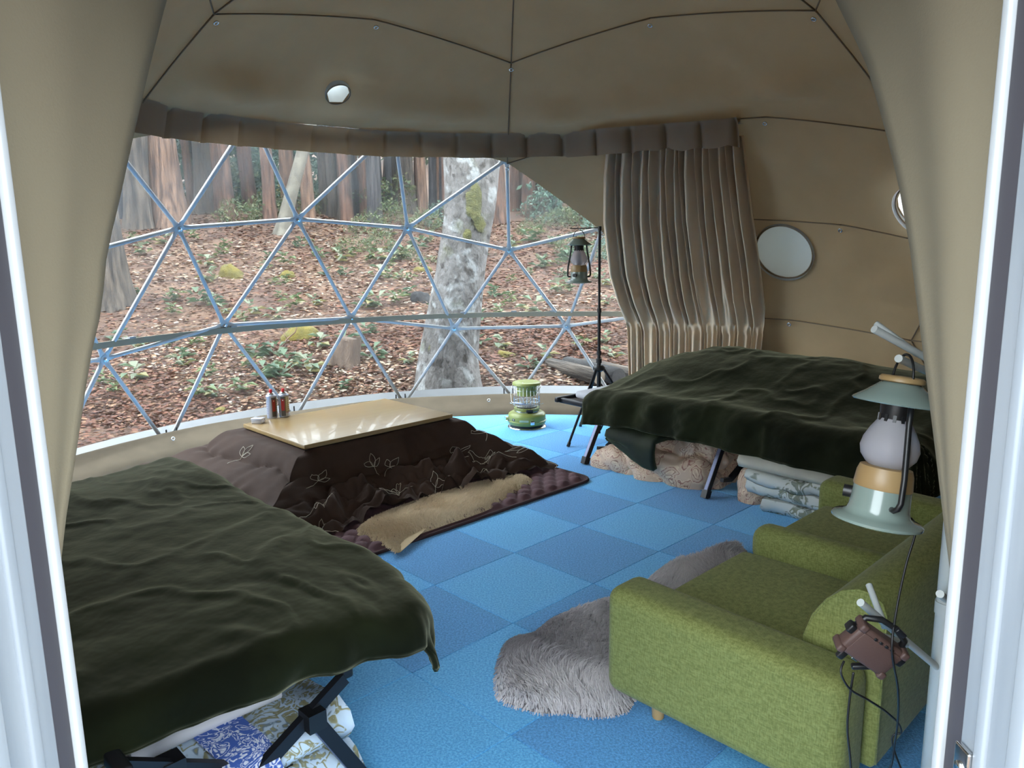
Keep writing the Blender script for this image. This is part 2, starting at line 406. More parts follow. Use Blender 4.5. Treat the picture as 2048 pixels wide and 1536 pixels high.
for key, ts in panels.items():
    idx, P, Fs, fixed = {}, [], [], []
    verts_of = {}
    def get(p, fx):
        k = tuple(np.round(p, 4))
        if k not in idx: idx[k] = len(P); P.append(p); fixed.append(fx)
        elif fx: fixed[idx[k]] = True
        return idx[k]
    for t in ts:
        A, B, C_ = [DC+(HUB[i]-DC)*(RL/DR) for i in t]
        bd = [len(edge_use[tuple(sorted((t[k], t[(k+1) % 3])))]) > 1 or lin_cnt[tuple(sorted((t[k], t[(k+1) % 3])))] < 2 for k in range(3)]
        g = {}
        for i in range(N+1):
            for j in range(N+1-i):
                k = N-i-j; p = (A*k+B*i+C_*j)/N
                s = DC+(p-DC)*(RL/np.linalg.norm(p-DC)); p = p*.6+s*.4
                fx = (j == 0 and bd[0]) or (k == 0 and bd[1]) or (i == 0 and bd[2]) or N in (i, j, k)
                g[i, j] = get(p, bool(fx))
        for i in range(N):
            for j in range(N-i):
                Fs.append((g[i, j], g[i+1, j], g[i, j+1]))
                if i+j < N-1: Fs.append((g[i+1, j], g[i+1, j+1], g[i, j+1]))
    P = np.array(P); fixed = np.array(fixed); nb = [set() for _ in P]
    for f in Fs:
        for k in range(3): nb[f[k]].add(f[(k+1) % 3]); nb[f[(k+1) % 3]].add(f[k])
    for it in range(6):
        Q = P.copy()
        for i in range(len(P)):
            if not fixed[i]: Q[i] = .5*P[i]+.5*P[list(nb[i])].mean(0)
        P = Q
    # slack wrinkles, none at the seams
    dist = np.full(len(P), 9); dist[fixed] = 0
    for it in range(7):
        for i in range(len(P)):
            for k in nb[i]:
                if dist[k]+1 < dist[i]: dist[i] = dist[k]+1
    nrm = (P-DC)/np.linalg.norm(P-DC, axis=1)[:, None]
    az = np.arctan2(nrm[:, 1], nrm[:, 0])
    w = np.clip(dist/6.0, 0, 1)
    amp = .04*fbm(az*3.2, P[:, 2]*2.2, key[0]*3.1, 5, 3)+.010*np.abs(fbm(az*9, P[:, 2]*1.6+az*2, key[1], 9, 3))-.012+.022*np.clip(fbm(az*8+3, P[:, 2]*6, key[0], 77, 2), -.2, 1)+.014*np.abs(vnoise(az*14+P[:, 2]*3, P[:, 2]*2.5, key[1], 88))
    sag = np.zeros(len(P))
    if key[0] == 2: sag = .12*np.exp(-((P[:, 2]-2.46)/.08)**2)*(.7+.5*vnoise(az*7, 0, 0, 3))
    P = P+nrm*((amp-sag)*w)[:, None]
    # round ports and the entry cut
    for c, r in VENTS:
        n = (c-DC)/np.linalg.norm(c-DC)
        d = P-c; d = d-np.outer(d @ n, n); L = np.linalg.norm(d, axis=1); near = (np.linalg.norm(P-c, axis=1) < r*2.2+.1)
        s = near & (np.abs(L-r) < .034) & (L > 1e-5)
        P[s] += d[s]*((r-L[s])/L[s])[:, None]
    keep = []
    for f in Fs:
        m = P[list(f)].mean(0); ok = not in_entry(m)
        for c, r in VENTS:
            n = (c-DC)/np.linalg.norm(c-DC); d = m-c; dd = d-n*(d @ n)
            if np.linalg.norm(d) < r*1.6+.1 and np.linalg.norm(dd) < r-.004: ok = False
        if ok: keep.append(f)
    if not keep: continue
    az_c = t_az(ts[0])
    par = ceiling if key[0] <= 2 else (wall_right if -88 < az_c < 92 else wall_left)
    mk('canvas_panel', P, keep, m_liner, par)
# seam welts between panels, a metal eyelet at each tie point
for a, b in seam_edges:
    pa, pb = [DC+(HUB[i]-DC)*((RL-.012)/DR) for i in (a, b)]
    pts = []
    for k in range(13):
        t = k/12; p = pa*(1-t)+pb*t; s = DC+(p-DC)*((RL-.012)/np.linalg.norm(p-DC)); pts.append(p*.6+s*.4)
    pts = [p for p in pts if not in_entry(p)]
    if len(pts) > 2:
        par = ceiling if pts[0][2] > 2 else wall_right if pts[0][0] > 0 else wall_left
        MB().tube(pts, .005, 6).build('seam_welt', m_seam, par)
eyelet_me = None
for i in sorted({i for e in seam_edges for i in e}):
    if RING[i] < 2: continue
    p = DC+(HUB[i]-DC)*((RL-.03)/DR); p = p-np.array([0, 0, .03])
    if in_entry(p): continue
    if eyelet_me is None:
        mb = MB(); a = np.linspace(0, 2*math.pi, 17)[:-1]
        mb.tube([(0.013*math.cos(t), .013*math.sin(t), 0) for t in a], .005, 6, closed=True)
        o = mb.build('eyelet', m_steel); eyelet_me = o.data
    else:
        o = bpy.data.objects.new('eyelet', eyelet_me); COL.objects.link(o)
    o.location = p; o.rotation_mode = 'QUATERNION'; o.rotation_quaternion = Vector(tuple((DC-p))).to_track_quat('Z', 'Y')
    o.parent = ceiling if p[2] > 2 else wall_right if p[0] > 0 else wall_left
# ports: rim and grey flexible sleeve behind each hole
m_sleeve = M('grey_vent_sleeve', srgb(176, 182, 184), rough=.6); translucent(m_sleeve, srgb(190, 200, 204), .2); m_lit = M('lit_white_vent_cover', srgb(226, 232, 236), rough=.6); translucent(m_lit, srgb(240, 244, 250), .6)  # far-right vent's brightness is put into a whiter, more translucent copy
for k, (c, r) in enumerate(VENTS):
    n = (c-DC)/np.linalg.norm(c-DC); a = np.cross(n, (0, 0, 1.)); a /= np.linalg.norm(a); b = np.cross(n, a)
    ring = [c+n*.004+r*(math.cos(t)*a+math.sin(t)*b) for t in np.linspace(0, 2*math.pi, 49)[:-1]]
    par = ceiling if k == 0 else wall_right
    MB().tube(ring, .006 if k else .004, 6, closed=True).build('port_rim', m_seam, par)
    mb = MB(); seg = 40
    rows = [(r*1.04, .0), (r*1.04, .13), (r*1.04, .26)] if k == 0 else [(r*1.06, -.02), (r*1.06, .09), (0.0, .10)]
    V = [c+n*h+q*(math.cos(t)*a+math.sin(t)*b) for q, h in rows for t in np.linspace(0, 2*math.pi, seg+1)[:-1]]
    Fq = [(i*seg+j, i*seg+(j+1) % seg, (i+1)*seg+(j+1) % seg, (i+1)*seg+j) for i in range(len(rows)-1) for j in range(seg)]
    mb.add(V, Fq); mb.build('vent_sleeve', m_lit if k == 2 else m_sleeve, par)

# outer membrane (opaque beige PVC) outside the frame, leaving the window and the flue port free
m_shell = M('beige_pvc_membrane', srgb(214, 204, 182), rough=.5); translucent(m_shell, srgb(228, 222, 208), .30)
shell_v, shell_f, sidx = [], [], {}
for t in LIN:
    A, B, C_ = [DC+(HUB[i]-DC) for i in t]; g = {}; n6 = 12
    for i in range(n6+1):
        for j in range(n6+1-i):
            p = (A*(n6-i-j)+B*i+C_*j)/n6; p = DC+(p-DC)*((DR+.05)/np.linalg.norm(p-DC)); k = tuple(np.round(p, 4))
            if k not in sidx: sidx[k] = len(shell_v); shell_v.append(p)
            g[i, j] = sidx[k]
    for i in range(n6):
        for j in range(n6-i):
            shell_f.append((g[i, j], g[i+1, j], g[i, j+1]))
            if i+j < n6-1: shell_f.append((g[i+1, j], g[i+1, j+1], g[i, j+1]))
sv = np.array(shell_v)
def _open(m):
    if in_entry(m): return True
    for c, r in (VENTS[0], VENTS[2]):
        n = (c-DC)/np.linalg.norm(c-DC); d = m-c
        if np.linalg.norm(d-n*(d @ n)) < r+.10 and (d @ n) > -1: return True
    return False
shell_f = [f for f in shell_f if not _open(sv[list(f)].mean(0))]
mk('dome_membrane', shell_v, shell_f, m_shell, ceiling)

# clear vinyl window
m_film = bpy.data.materials.new('clear_vinyl'); m_film.use_nodes = True
_t = NT(m_film); _out = _t.n['Material Output']; _t.n.remove(_t.b)
_tr = _t.n.new('ShaderNodeBsdfTransparent'); _tr.inputs['Color'].default_value = (.96, .97, .98, 1)
_gl = _t.n.new('ShaderNodeBsdfGlossy'); _gl.inputs['Roughness'].default_value = .12
_hz = _t.n.new('ShaderNodeBsdfTranslucent'); _hz.inputs['Color'].default_value = (.9, .93, .97, 1)
_fr = _t.n.new('ShaderNodeFresnel'); _fr.inputs['IOR'].default_value = 1.09
_m1 = _t.n.new('ShaderNodeMixShader'); _t.link(_fr.outputs[0], _m1.inputs['Fac']); _t.link(_tr.outputs[0], _m1.inputs[1]); _t.link(_gl.outputs[0], _m1.inputs[2])
_m2 = _t.n.new('ShaderNodeMixShader'); _t.link(_m1.outputs[0], _m2.inputs[1]); _t.link(_hz.outputs[0], _m2.inputs[2])
_tc = _t.n.new('ShaderNodeTexCoord'); _nz = _t.n.new('ShaderNodeTexNoise'); _nz.inputs['Scale'].default_value = 1.3; _nz.inputs['Detail'].default_value = 3
_t.link(_tc.outputs['Object'], _nz.inputs['Vector'])
_mr = _t.n.new('ShaderNodeMapRange'); _mr.inputs['From Min'].default_value = .35; _mr.inputs['From Max'].default_value = .7
_mr.inputs['To Min'].default_value = .006; _mr.inputs['To Max'].default_value = .028
_t.link(_nz.outputs['Fac'], _mr.inputs['Value']); _t.link(_mr.outputs[0], _m2.inputs['Fac'])
_t.link(_m2.outputs[0], _out.inputs['Surface'])
window = structure('window_1')
def sph_patch(tris, R, n=6):
    V, Fs, ix = [], [], {}
    for t in tris:
        A, B, C_ = [HUB[i] for i in t]; g = {}
        for i in range(n+1):
            for j in range(n+1-i):
                p = (A*(n-i-j)+B*i+C_*j)/n; p = DC+(p-DC)*(R/np.linalg.norm(p-DC)); k = tuple(np.round(p, 4))
                if k not in ix: ix[k] = len(V); V.append(p)
                g[i, j] = ix[k]
        for i in range(n):
            for j in range(n-i):
                Fs.append((g[i, j], g[i+1, j], g[i, j+1]))
                if i+j < n-1: Fs.append((g[i+1, j], g[i+1, j+1], g[i, j+1]))
    return V, Fs
mk('vinyl_sheet', *sph_patch(WIN, DR+.035), m_film, window)
def arc(z, rho, a0, a1, n):
    return [(DC[0]+rho*math.cos(math.radians(a)), DC[1]+rho*math.sin(math.radians(a)), z) for a in np.linspace(a0, a1, n)]
def band(name, z0, z1, R, a0, a1, mat, parent, n=80):
    P = []
    for z in np.linspace(z0, z1, 4):
        P.append(arc(z, math.sqrt(R*R-(z-DC[2])**2), a0, a1, n))
    return MB().grid(P).build(name, mat, parent)
m_weld = M('vinyl_weld', srgb(216, 216, 214), rough=.3)
_t = NT(m_weld); _tr = _t.new('ShaderNodeBsdfTransparent'); _mx = _t.new('ShaderNodeMixShader'); _mx.inputs['Fac'].default_value = .72
_t.link(_t.b.outputs['BSDF'], _mx.inputs[1]); _t.link(_tr.outputs[0], _mx.inputs[2]); _t.link(_mx.outputs[0], _t.n['Material Output'].inputs['Surface'])
band('vinyl_weld', .885, .90, DR+.03, 74, 200, m_weld, window)
trim = structure('trim_1')
band('white_hem_band', -.10, .125, DR+.028, 60, 205, m_hemband, trim)
# skirting at the foot of the wall
sk = []
for a in np.linspace(-70, 250, 200):
    r0 = float(rb(a)); w1 = .012*vnoise(a*.12, 0, 0, 4)+.006*vnoise(a*.5, 1, 0, 6); top = .128+.010*vnoise(a*.07, 3, 0, 8)
    prof = [(r0+.03, .001), (r0+.055+w1, .03), (r0+.11+.5*w1, .055), (r0+.17-w1, .075), (r0+.25+w1, .108), (r0+.295, top), (r0+.312, top+.002), (r0+.316, top-.02)]
    lim = 3.29
    sk.append([(DC[0]+min(r, lim)*math.cos(math.radians(a)), DC[1]+min(r, lim)*math.sin(math.radians(a)), z) for r, z in prof])
bb = structure('baseboard_back'); MB().grid(sk).build('skirting_canvas', m_skirt, bb)
for a in (149, 118, 96, 70):
    r0 = float(rb(a)); c = (DC[0]+(r0+.17)*math.cos(math.radians(a)), DC[1]+(r0+.17)*math.sin(math.radians(a)), .105)
    o = MB().tube([(.012*math.cos(t), .012*math.sin(t), 0) for t in np.linspace(0, 2*math.pi, 17)[:-1]], .004, 6, closed=True).build('eyelet', m_steel, bb)
    o.location = c; o.rotation_mode = 'QUATERNION'; o.rotation_quaternion = Vector((DC[0]-c[0], DC[1]-c[1], .8)).to_track_quat('Z', 'Y')

# ---------------------------------------------------------------- dome frame
frame = thing('dome_frame', 'galvanised steel tube frame of triangles across the clear window', 'frame', (DC[0], DC[1], -.1))
off = np.array([DC[0], DC[1], -.1])
edges = set(); used = set()
for t in WIN:
    for k in range(3): edges.add(tuple(sorted((t[k], t[(k+1) % 3]))))
for a, b in sorted(edges):
    used |= {a, b}
    A, B = HUB[a]-off, HUB[b]-off; d = (B-A); L = np.linalg.norm(d); d /= L
    rad = ((A+B)/2-(DC-off)); rad /= np.linalg.norm(rad)
    mb = MB(); s0, s1 = .075, .045
    ts = [.03, s1, s0, L-s0, L-s1, L-.03]
    # flattened ends: elliptical section
    side = np.cross(d, rad); side /= np.linalg.norm(side); V = []; n = 10
    for t, (wa, wb) in zip(ts, [(.021, .004), (.021, .004), (.0155, .0155), (.0155, .0155), (.021, .004), (.021, .004)]):
        for j in range(n):
            q = 2*math.pi*j/n; V.append(A+d*t+side*wa*math.cos(q)+rad*wb*math.sin(q))
    Fs = [(i*n+j, i*n+(j+1) % n, (i+1)*n+(j+1) % n, (i+1)*n+j) for i in range(5) for j in range(n)]+[tuple(range(n))[::-1], tuple(5*n+j for j in range(n))]
    mb.add(V, Fs); mb.build('strut', m_alu, frame, auto=40)
hub_me = None
for i in sorted(used):
    if hub_me is None:
        hub = MB().lathe([(0, -.012), (.034, -.012), (.036, -.006), (.036, .006), (.034, .012), (0, .012)], 16).build('hub', m_alu, frame, auto=40); hub_me = hub.data
        bolt = MB().lathe([(0, .036), (.008, .036), (.010, .032), (.010, .022), (.017, .021), (.017, .012), (0, .012)], 6).build('bolt', m_steel, hub, auto=30); bolt_me = bolt.data
    else:
        hub = bpy.data.objects.new('hub', hub_me); COL.objects.link(hub); hub.parent = frame
        bolt = bpy.data.objects.new('bolt', bolt_me); COL.objects.link(bolt); bolt.parent = hub
    hub.location = HUB[i]-off; hub.rotation_mode = 'QUATERNION'
    hub.rotation_quaternion = Vector(tuple(DC-HUB[i])).to_track_quat('Z', 'Y')
for i in (97, 94, 122, 123, 91):
    for da in (-.7, .8):
        a = GAZ[i]+da+.2
        MB().tube([(3.30*math.cos(math.radians(a)), 3.30*math.sin(math.radians(a)), .06), (3.30*math.cos(math.radians(a)), 3.30*math.sin(math.radians(a)), .215)], .006, 6).build('anchor_pin', m_blackmetal, frame)

# curtain track half way up the window
rail = thing('curtain_rail', 'slim cream curtain track crossing the window frame at sill height', 'curtain rail', (DC[0], DC[1], .84))
rr = 3.20
prof = [(-.008, .022), (.008, .022), (.008, -.022), (-.008, -.022)]
P = [[((rr+q[0])*math.cos(math.radians(a)), (rr+q[0])*math.sin(math.radians(a)), q[1]) for q in prof+prof[:1]] for a in np.linspace(46, 200, 110)]
MB().grid(P).build('track', m_rail, rail, smooth=False)
for a in (64, 84.5, 91, 99.5, 118.5, 136.5, 151.5, 172):
    c, s = math.cos(math.radians(a)), math.sin(math.radians(a)); R_ = np.array([[c, -s, 0], [s, c, 0], [0, 0, 1]])
    MB().box(np.array([rr+.045, 0, .02]) @ R_.T, (.11, .02, .004), R_).box(np.array([rr, 0, .027]) @ R_.T, (.028, .05, .012), R_).build('bracket', m_white_pvc, rail, smooth=False)

# ---------------------------------------------------------------- door frame and entry flaps
door = structure('door_1')
JX = .43
for s, JX in ((-1, .43), (1, .415)):
    def vb(x0, x1, y0, y1, z0=-.05, z1=2.0):
        return ((s*(x0+x1)/2, (y0+y1)/2, (z0+z1)/2), (abs(x1-x0), y1-y0, z1-z0))
    rbox('jamb', *vb(JX, .56, .50, .645), m_frame, door, bev=.004)
    rbox('jamb_stop', *vb(JX-.006, .47, .555, .575), m_frame, door, bev=.003)
    rbox('jamb_stop', *vb(JX-.004, .47, .605, .62), m_frame, door, bev=.003)
    rbox('gasket', *vb(JX+.003, .50, .645, .672), m_gasket, door, bev=.003)
    rbox('edge_bead', *vb(JX-.002, .50, .672, .684), m_white_pvc, door, bev=.003)
rbox('door_head', (0, .59, 1.985), (1.12, .18, .09), m_frame, door, bev=.004)
rbox('door_sill', (0, .59, -.06), (1.12, .18, .06), m_frame, door, bev=.004)
sp = rbox('strike_plate', (.415-.004, .630, .985), (.006, .022, .09), m_steel, door, bev=.002)
MB().lathe([(0, .002), (.006, .002), (.006, 0), (0, 0)], 12).build('screw', m_steel, sp).rotation_euler = (0, -math.pi/2, 0)
sp.children[0].location = (-.003, 0, .025)
# entry tunnel roof (canvas), unseen above the view, closes the top against daylight
mk('entry_roof', [(-.56, .60, 2.0), (.56, .60, 2.0), (1.0, 1.35, 2.02), (1.0, 2.0, 2.16), (-1.0, 2.0, 2.16), (-1.0, 1.35, 2.02)], [(0, 1, 2, 3, 4, 5)], m_flap, door)
ZTS = {-1: ([-.02, .6, 1.0, 1.144, 1.209, 1.27, 1.371, 1.424, 1.491, 1.551, 1.626, 1.73, 1.83, 1.94], [.695, .705, .715, .735, .762, .794, .845, .881, .908, .95, .998, 1.068, 1.139, 1.23]),
       1: ([-.02, .6, 1.0, 1.118, 1.172, 1.258, 1.365, 1.477, 1.56, 1.63, 1.722, 1.827, 1.94], [.72, .73, .75, .767, .79, .823, .866, .911, .953, .998, 1.064, 1.173, 1.28])}
for s, nm in ((-1, 'left'), (1, 'right')):
    ZT, YT = ZTS[s]
    P = []
    for z in np.linspace(-.01, 1.945, 60):
        ye = float(np.interp(z, ZT, YT)); row = []
        for k in range(14):
            t = k/13; y = .690+(ye-.690)*t
            x = .47+.006*math.sin(9*t+z*4)*t*(1-t)*4+.012*float(vnoise(z*2.2+t*1.5, t*2, s+3, 12))*math.sin(math.pi*t)
            row.append((s*x, y, z))
        # hem rolled back around the edge
        row += [(s*(.476), ye+.004, z), (s*(.484), ye+.003, z), (s*.488, ye-.02, z)]
        P.append(row)
    o = MB().grid(P).build('entry_flap', m_flap)
    P = []
    for z in np.linspace(-.05, 2.1, 40):      # unseen canvas collar added to stop daylight leaking between flap edge and dome wall
        ye = float(np.interp(z, ZT, YT)); xd = .97; yd = DC[1]-math.sqrt((DR+.02)**2-(xd-DC[0])**2-(z-DC[2])**2)
        P.append([(s*.489, ye-.02, z), (s*.60, ye*.75+yd*.25-.01, z), (s*xd, max(yd, ye-.05), z)])
    MB().grid(P).build('light_blocking_collar', m_flap, door)
    tag(o, 'beige canvas doorway flap on the %s' % ('side of the low olive-covered cot' if s < 0 else 'side of the white coat stand'), 'curtain', 'canvas flaps lining the doorway')
# gather creases are in the mesh; tie cord ring high on the flap is out of view

# ---------------------------------------------------------------- valance and gathered curtain
m_val = M('brown_canvas_valance', srgb(160, 141, 118), srgb(150, 131, 109), scale=4, rough=.85, bump=.25, bscale=300, bdist=.002)
translucent(m_val, srgb(150, 125, 92), .1)
val = thing('pleated_valance', 'brown box-pleated canvas valance hanging above the clear window and curtain', 'valance', (DC[0], DC[1], 2.15))
A0, A1 = 46.0, 186.0; npl = 20; hw = (A1-A0)/npl
rng = random.Random(4)
P = []; zrow = [0.182, .176, .155, .13, .10, .065, .03, .0]
cols = []
for k in range(npl):
    a = A0+k*hw; lift = rng.uniform(-.006, .008)
    for da, dr in ((.0, -.002), (.06, .018), (.10, .018), (.13, -.006), (.3, -.010-rng.uniform(0, .008)), (.6, -.012-rng.uniform(0, .01)), (.93, -.006)):
        cols.append((a+da*hw, dr, lift))
cols.append((A1, 0, 0))
for zi, z in enumerate(zrow):
    row = []
    for a, dr, lf in cols:
        zz = 2.15+z; rho = math.sqrt(3.30**2-(zz-DC[2])**2) if zi < 2 else math.sqrt(3.30**2-(2.15+.16-DC[2])**2)+(.155-z)*.25
        rough_ = float(vnoise(a*.35, z*6, 0, 21))*.012*(1-z/.18)
        endw = 0.0
        if a < 64: endw = .022*math.sin((a-47)*1.1)*(1-z/.18)
        rho2 = rho-.03-.10*float(sstep(80, 72, a))+dr*(1.0 if zi > 1 else .3)+rough_
        row.append((rho2*math.cos(math.radians(a)), rho2*math.sin(math.radians(a)), z+(lf+endw*.5 if zi == 7 else 0)+(-.012*float(sstep(62, 48, a)))))
    P.append(row)
v_ = MB().grid(P).build('pleated_cloth', m_val, val)
P = [[((2.30-.10*float(sstep(80, 72, a))+q)*math.cos(math.radians(a)), (2.30-.10*float(sstep(80, 72, a))+q)*math.sin(math.radians(a)), z+(-.012*float(sstep(62, 48, a)))) for a in np.linspace(A0, A1, 90)] for q, z in ((.045, .150), (-.004, .148), (-.006, .166), (-.004, .186), (.045, .196))]
MB().grid(P).build('heading_band', m_val, val)
trk = thing('curtain_headrail', 'pale curtain headrail end showing above the brown valance', 'curtain rail', (DC[0], DC[1], 2.37))
P = [[((2.30+q[0])*math.cos(math.radians(a)), (2.30+q[0])*math.sin(math.radians(a)), q[1]+.01) for q in ((-.02, .0), (-.02, .028), (.03, .028), (.03, .0), (-.02, .0))] for a in np.linspace(48.6, 66, 20)]
mb = MB().grid(P); mb.build('headrail', m_flap, trk, smooth=False)
MB().tube([(2.28*math.cos(.94), 2.28*math.sin(.94), .0), (2.27*math.cos(.94), 2.27*math.sin(.94), .05), (2.30*math.cos(.92), 2.30*math.sin(.92), .09)], .006, 6).build('tie_cord', m_flap, trk)

m_curt = M('brown_taupe_curtain', srgb(206, 184, 156), srgb(196, 174, 146), scale=4, rough=.75, sheen=.3, bump=.15, bscale=400, bdist=.001)
cur = thing('gathered_curtain', 'taupe brown curtain drawn aside in deep folds beside the window', 'curtain', (DC[0], DC[1], .05))
zs = np.concatenate([np.linspace(2.22, .80, 60), np.linspace(.79, .72, 8), np.linspace(.70, .03, 24)])
zt = [.03, .4, .70, .74, .80, .95, 1.2, 1.65, 2.0, 2.24]
lt = [70.8, 71.2, 71.5, 71.6, 71.9, 72.8, 73.9, 74.3, 73.6, 72.6]       # azimuth of the window-side edge
rt = [49.4, 49.4, 49.3, 49.4, 49.2, 48.7, 48.6, 48.2, 47.6, 47.2]       # azimuth of the wall-side edge
rho_t = [2.98, 3.04, 3.06, 3.06, 3.05, 2.99, 2.86, 2.62, 2.42, 2.31]
at = [.024, .024, .022, .014, .026, .055, .066, .062, .06, .052]
nc = 340; folds = 17
rng = np.random.RandomState(5); ph = np.cumsum(rng.uniform(.6, 1.4, folds+1)); ph = (ph-ph[0])/(ph[-1]-ph[0])
u = np.linspace(0, 1, nc)
def wav(w, sharp):
    q = np.interp(w, ph, np.arange(folds+1)); s = np.sin(2*math.pi*q)
    return np.sign(s)*np.abs(s)**sharp
P = []
for z in zs:
    l, r_, rho, am = [float(np.interp(z, zt, T)) for T in (lt, rt, rho_t, at)]
    shift = .06*math.sin((2.24-z)*1.1)
    w = np.clip(u+shift*np.sin(math.pi*u)*.5, 0, 1)
    if z > .78: d = wav(w, .8)*am
    else:
        q = u*30; d = am*np.sin(2*math.pi*q+2*np.sin(u*19))
        if z > .74: k = (.80-z)/.06; d = d*k+(1-k)*wav(w, .8)*am
    hang = .015*fbm(u*6, z*1.5, 0, 31, 2)
    pf = .05*np.exp(-((z-.98)/.14)**2)*np.abs(np.sin(math.pi*folds*1.0*u))      # puffs above the gather
    if z < .72: pf = .015*np.sin(u*40)
    a = np.radians(l+(r_-l)*u+.25*np.sin(2*math.pi*folds*u*.5+z))
    rr_ = rho-.02-d-hang-pf
    P.append(np.stack([rr_*np.cos(a), rr_*np.sin(a), np.full(nc, z-.05)], 1))
MB().grid(P).build('curtain_cloth', m_curt, cur)
# flat return of the curtain lying against the liner at its wall side

# ================================================================ furnishings
m_velvet = M('olive_velvet', srgb(14, 17, 8), srgb(27, 31, 16), scale=3.4, rough=.85, sheen=.55, sheen_tint=srgb(188, 188, 158), bump=.35, bscale=7, detail=8, lo=.42, hi=.70, bdist=.03, spec=.06)
m_mattress = M('white_cotton', srgb(188, 188, 195), rough=.8)
m_canvas_grey = M('charcoal_cot_canvas', srgb(62, 54, 50), rough=.85, bump=.2, bscale=400)
m_cot_alu = M('anodised_cot_leg', srgb(104, 108, 132), rough=.35, metal=.6)

def make_cot(name, label, loc, rotz, L, W, sets, zr=.385, ends=None):
    c = thing(name, label, 'cot', loc, rotz)
    for v in (0.0, W):
        rbox('side_rail', ((L+(ends[0] if ends else 0))/2, v, zr), (L-(ends[0] if ends else 0), .036, .036), m_blackmetal, c, bev=.008)
    for u in (ends[1:] if ends else (.0, L)):
        rbox('end_bar', (u, W/2, zr+.006), (.036, W+.09, .036), m_blackmetal, c, bev=.01)
    P = [[(u, v, zr+.012-.02*math.sin(math.pi*v/W)) for v in np.linspace(-.012, W+.012, 12)] for u in np.linspace(.01+(ends[0]+.2 if ends else 0), L-.01, 14)]
    MB().grid(P).build('canvas', m_canvas_grey, c)
    h = W/2
    for u in sets:
        for s in (-1, 1):
            q = lambda a, z, du=0: (u+du, h+s*a, z)
            k = .024*s
            MB().bar(q(h-.01, zr-.01, k), q(-(h-.10), .105, k), .022, .034).build('cross_bar', m_blackmetal, c, smooth=False)
            lg = MB().bar(q(h-.115, .295, k*2), q(h+.035, .03, k*2), .026, .036).build('leg', m_blackmetal, c, smooth=False)
            MB().bar(q(h-.117, .296, k*2-.0005), q(h+.033, .034, k*2-.0005), .020, .0385).build('leg_face', m_cot_alu, lg, smooth=False)
            MB().bar(q(h+.028, .046, k*2), q(h+.046, .0, k*2), .036, .048).build('foot_cap', m_black, lg, smooth=False)
            MB().bar(q(-(h-.10), .10, k), q(-(h-.01), .115, k), .024, .022).build('link', m_blackmetal, c, smooth=False)
            MB().box(q(h-.115, .296, k*1.5), (.055, .05, .05)).build('joint', m_black, c, smooth=False)
    return c

def drape(name, L, W, ov, top, mat, parent, nu=150, nv=110, rad=.05, foldamp=.012, seed=1, hem=True, tilt=.12, wr=.008, shear=0.0):
    """cloth of size L+overhangs on a bed of L x W; ov = (u0, u1, v0, v1) overhangs"""
    S = np.linspace(-ov[0], L+ov[1], nu); T = np.linspace(-ov[2], W+ov[3], nv); S, T = np.meshgrid(S, T, indexing='ij')
    wob = 1+.06*fbm(S*1.5, T*1.5, 0, seed+40, 2)
    us, vs = np.clip(S, 0, L), np.clip(T, 0, W); ex, ey = (S-us)*wob, (T-vs)*wob
    o = np.sqrt(ex**2+ey**2)+1e-9; dx, dy = ex/o, ey/o
    ph = np.minimum(o/rad, math.pi/2*.92); rest = np.maximum(o-rad*math.pi/2*.92, 0)
    al = S*dy*dy*1.0+T*dx*dx*1.0
    fold = foldamp*np.sin(al*19+seed+3*vnoise(al*2, 0, 0, seed))*np.clip(o/.12, 0, 1)
    out = rad*np.sin(ph)+rest*tilt+fold
    dn = rad*(1-np.cos(ph))+rest*.99
    z = top(us, vs)-dn
    inn = np.exp(-(o/.08))
    wx, wy = S+.12*vnoise(S*2, T*2, 3, seed), T+.12*vnoise(S*2, T*2, 5, seed)
    crease = 1-np.abs(fbm(wx*2.6+wy*1.1, wy*3.4-wx*.8, 1, seed+3, 3))*1.6
    z = z+wr*fbm(wx*2.3, wy*3.1, 0, seed, 4)*(.3+.7*inn)+wr*.8*np.clip(crease, 0, 1)**3*(.35+.65*inn)
    X, Y = us+dx*out, vs+dy*out
    tuck = .02*np.abs(fbm(al*5, o*6, 2, seed+9, 3))*np.clip(o/.06, 0, 1); X = X-dx*tuck; Y = Y-dy*tuck
    if shear:
        X = X+shear*(Y+ov[2])*(1-np.clip(X/L, 0, 1))
        Y = Y+.10*(1-np.clip(X/.5, 0, 1))**2*np.clip(1-Y/W, 0, 1.3)
    P = np.stack([X, Y, z], 2)
    mb = MB().grid(P); o_ = mb.build(name, mat, parent)
    md = o_.modifiers.new('thick', 'SOLIDIFY'); md.thickness = .012; md.offset = -1
    rim = []
    for seq in (P[:, 0], P[-1, 1:], P[::-1, -1], P[0, ::-1][:-1]):
        rim += [tuple(p) for p in seq]
    if hem:
        inner = []
        for seq in (P[:, 2], P[-3, 3:-2], P[::-1, -3], P[2, ::-1][2:-3]): inner += [tuple(p) for p in seq]
        mb = MB().tube(rim, .0095, 6, closed=True)
        mb.build('hem', mat, parent)
    return P

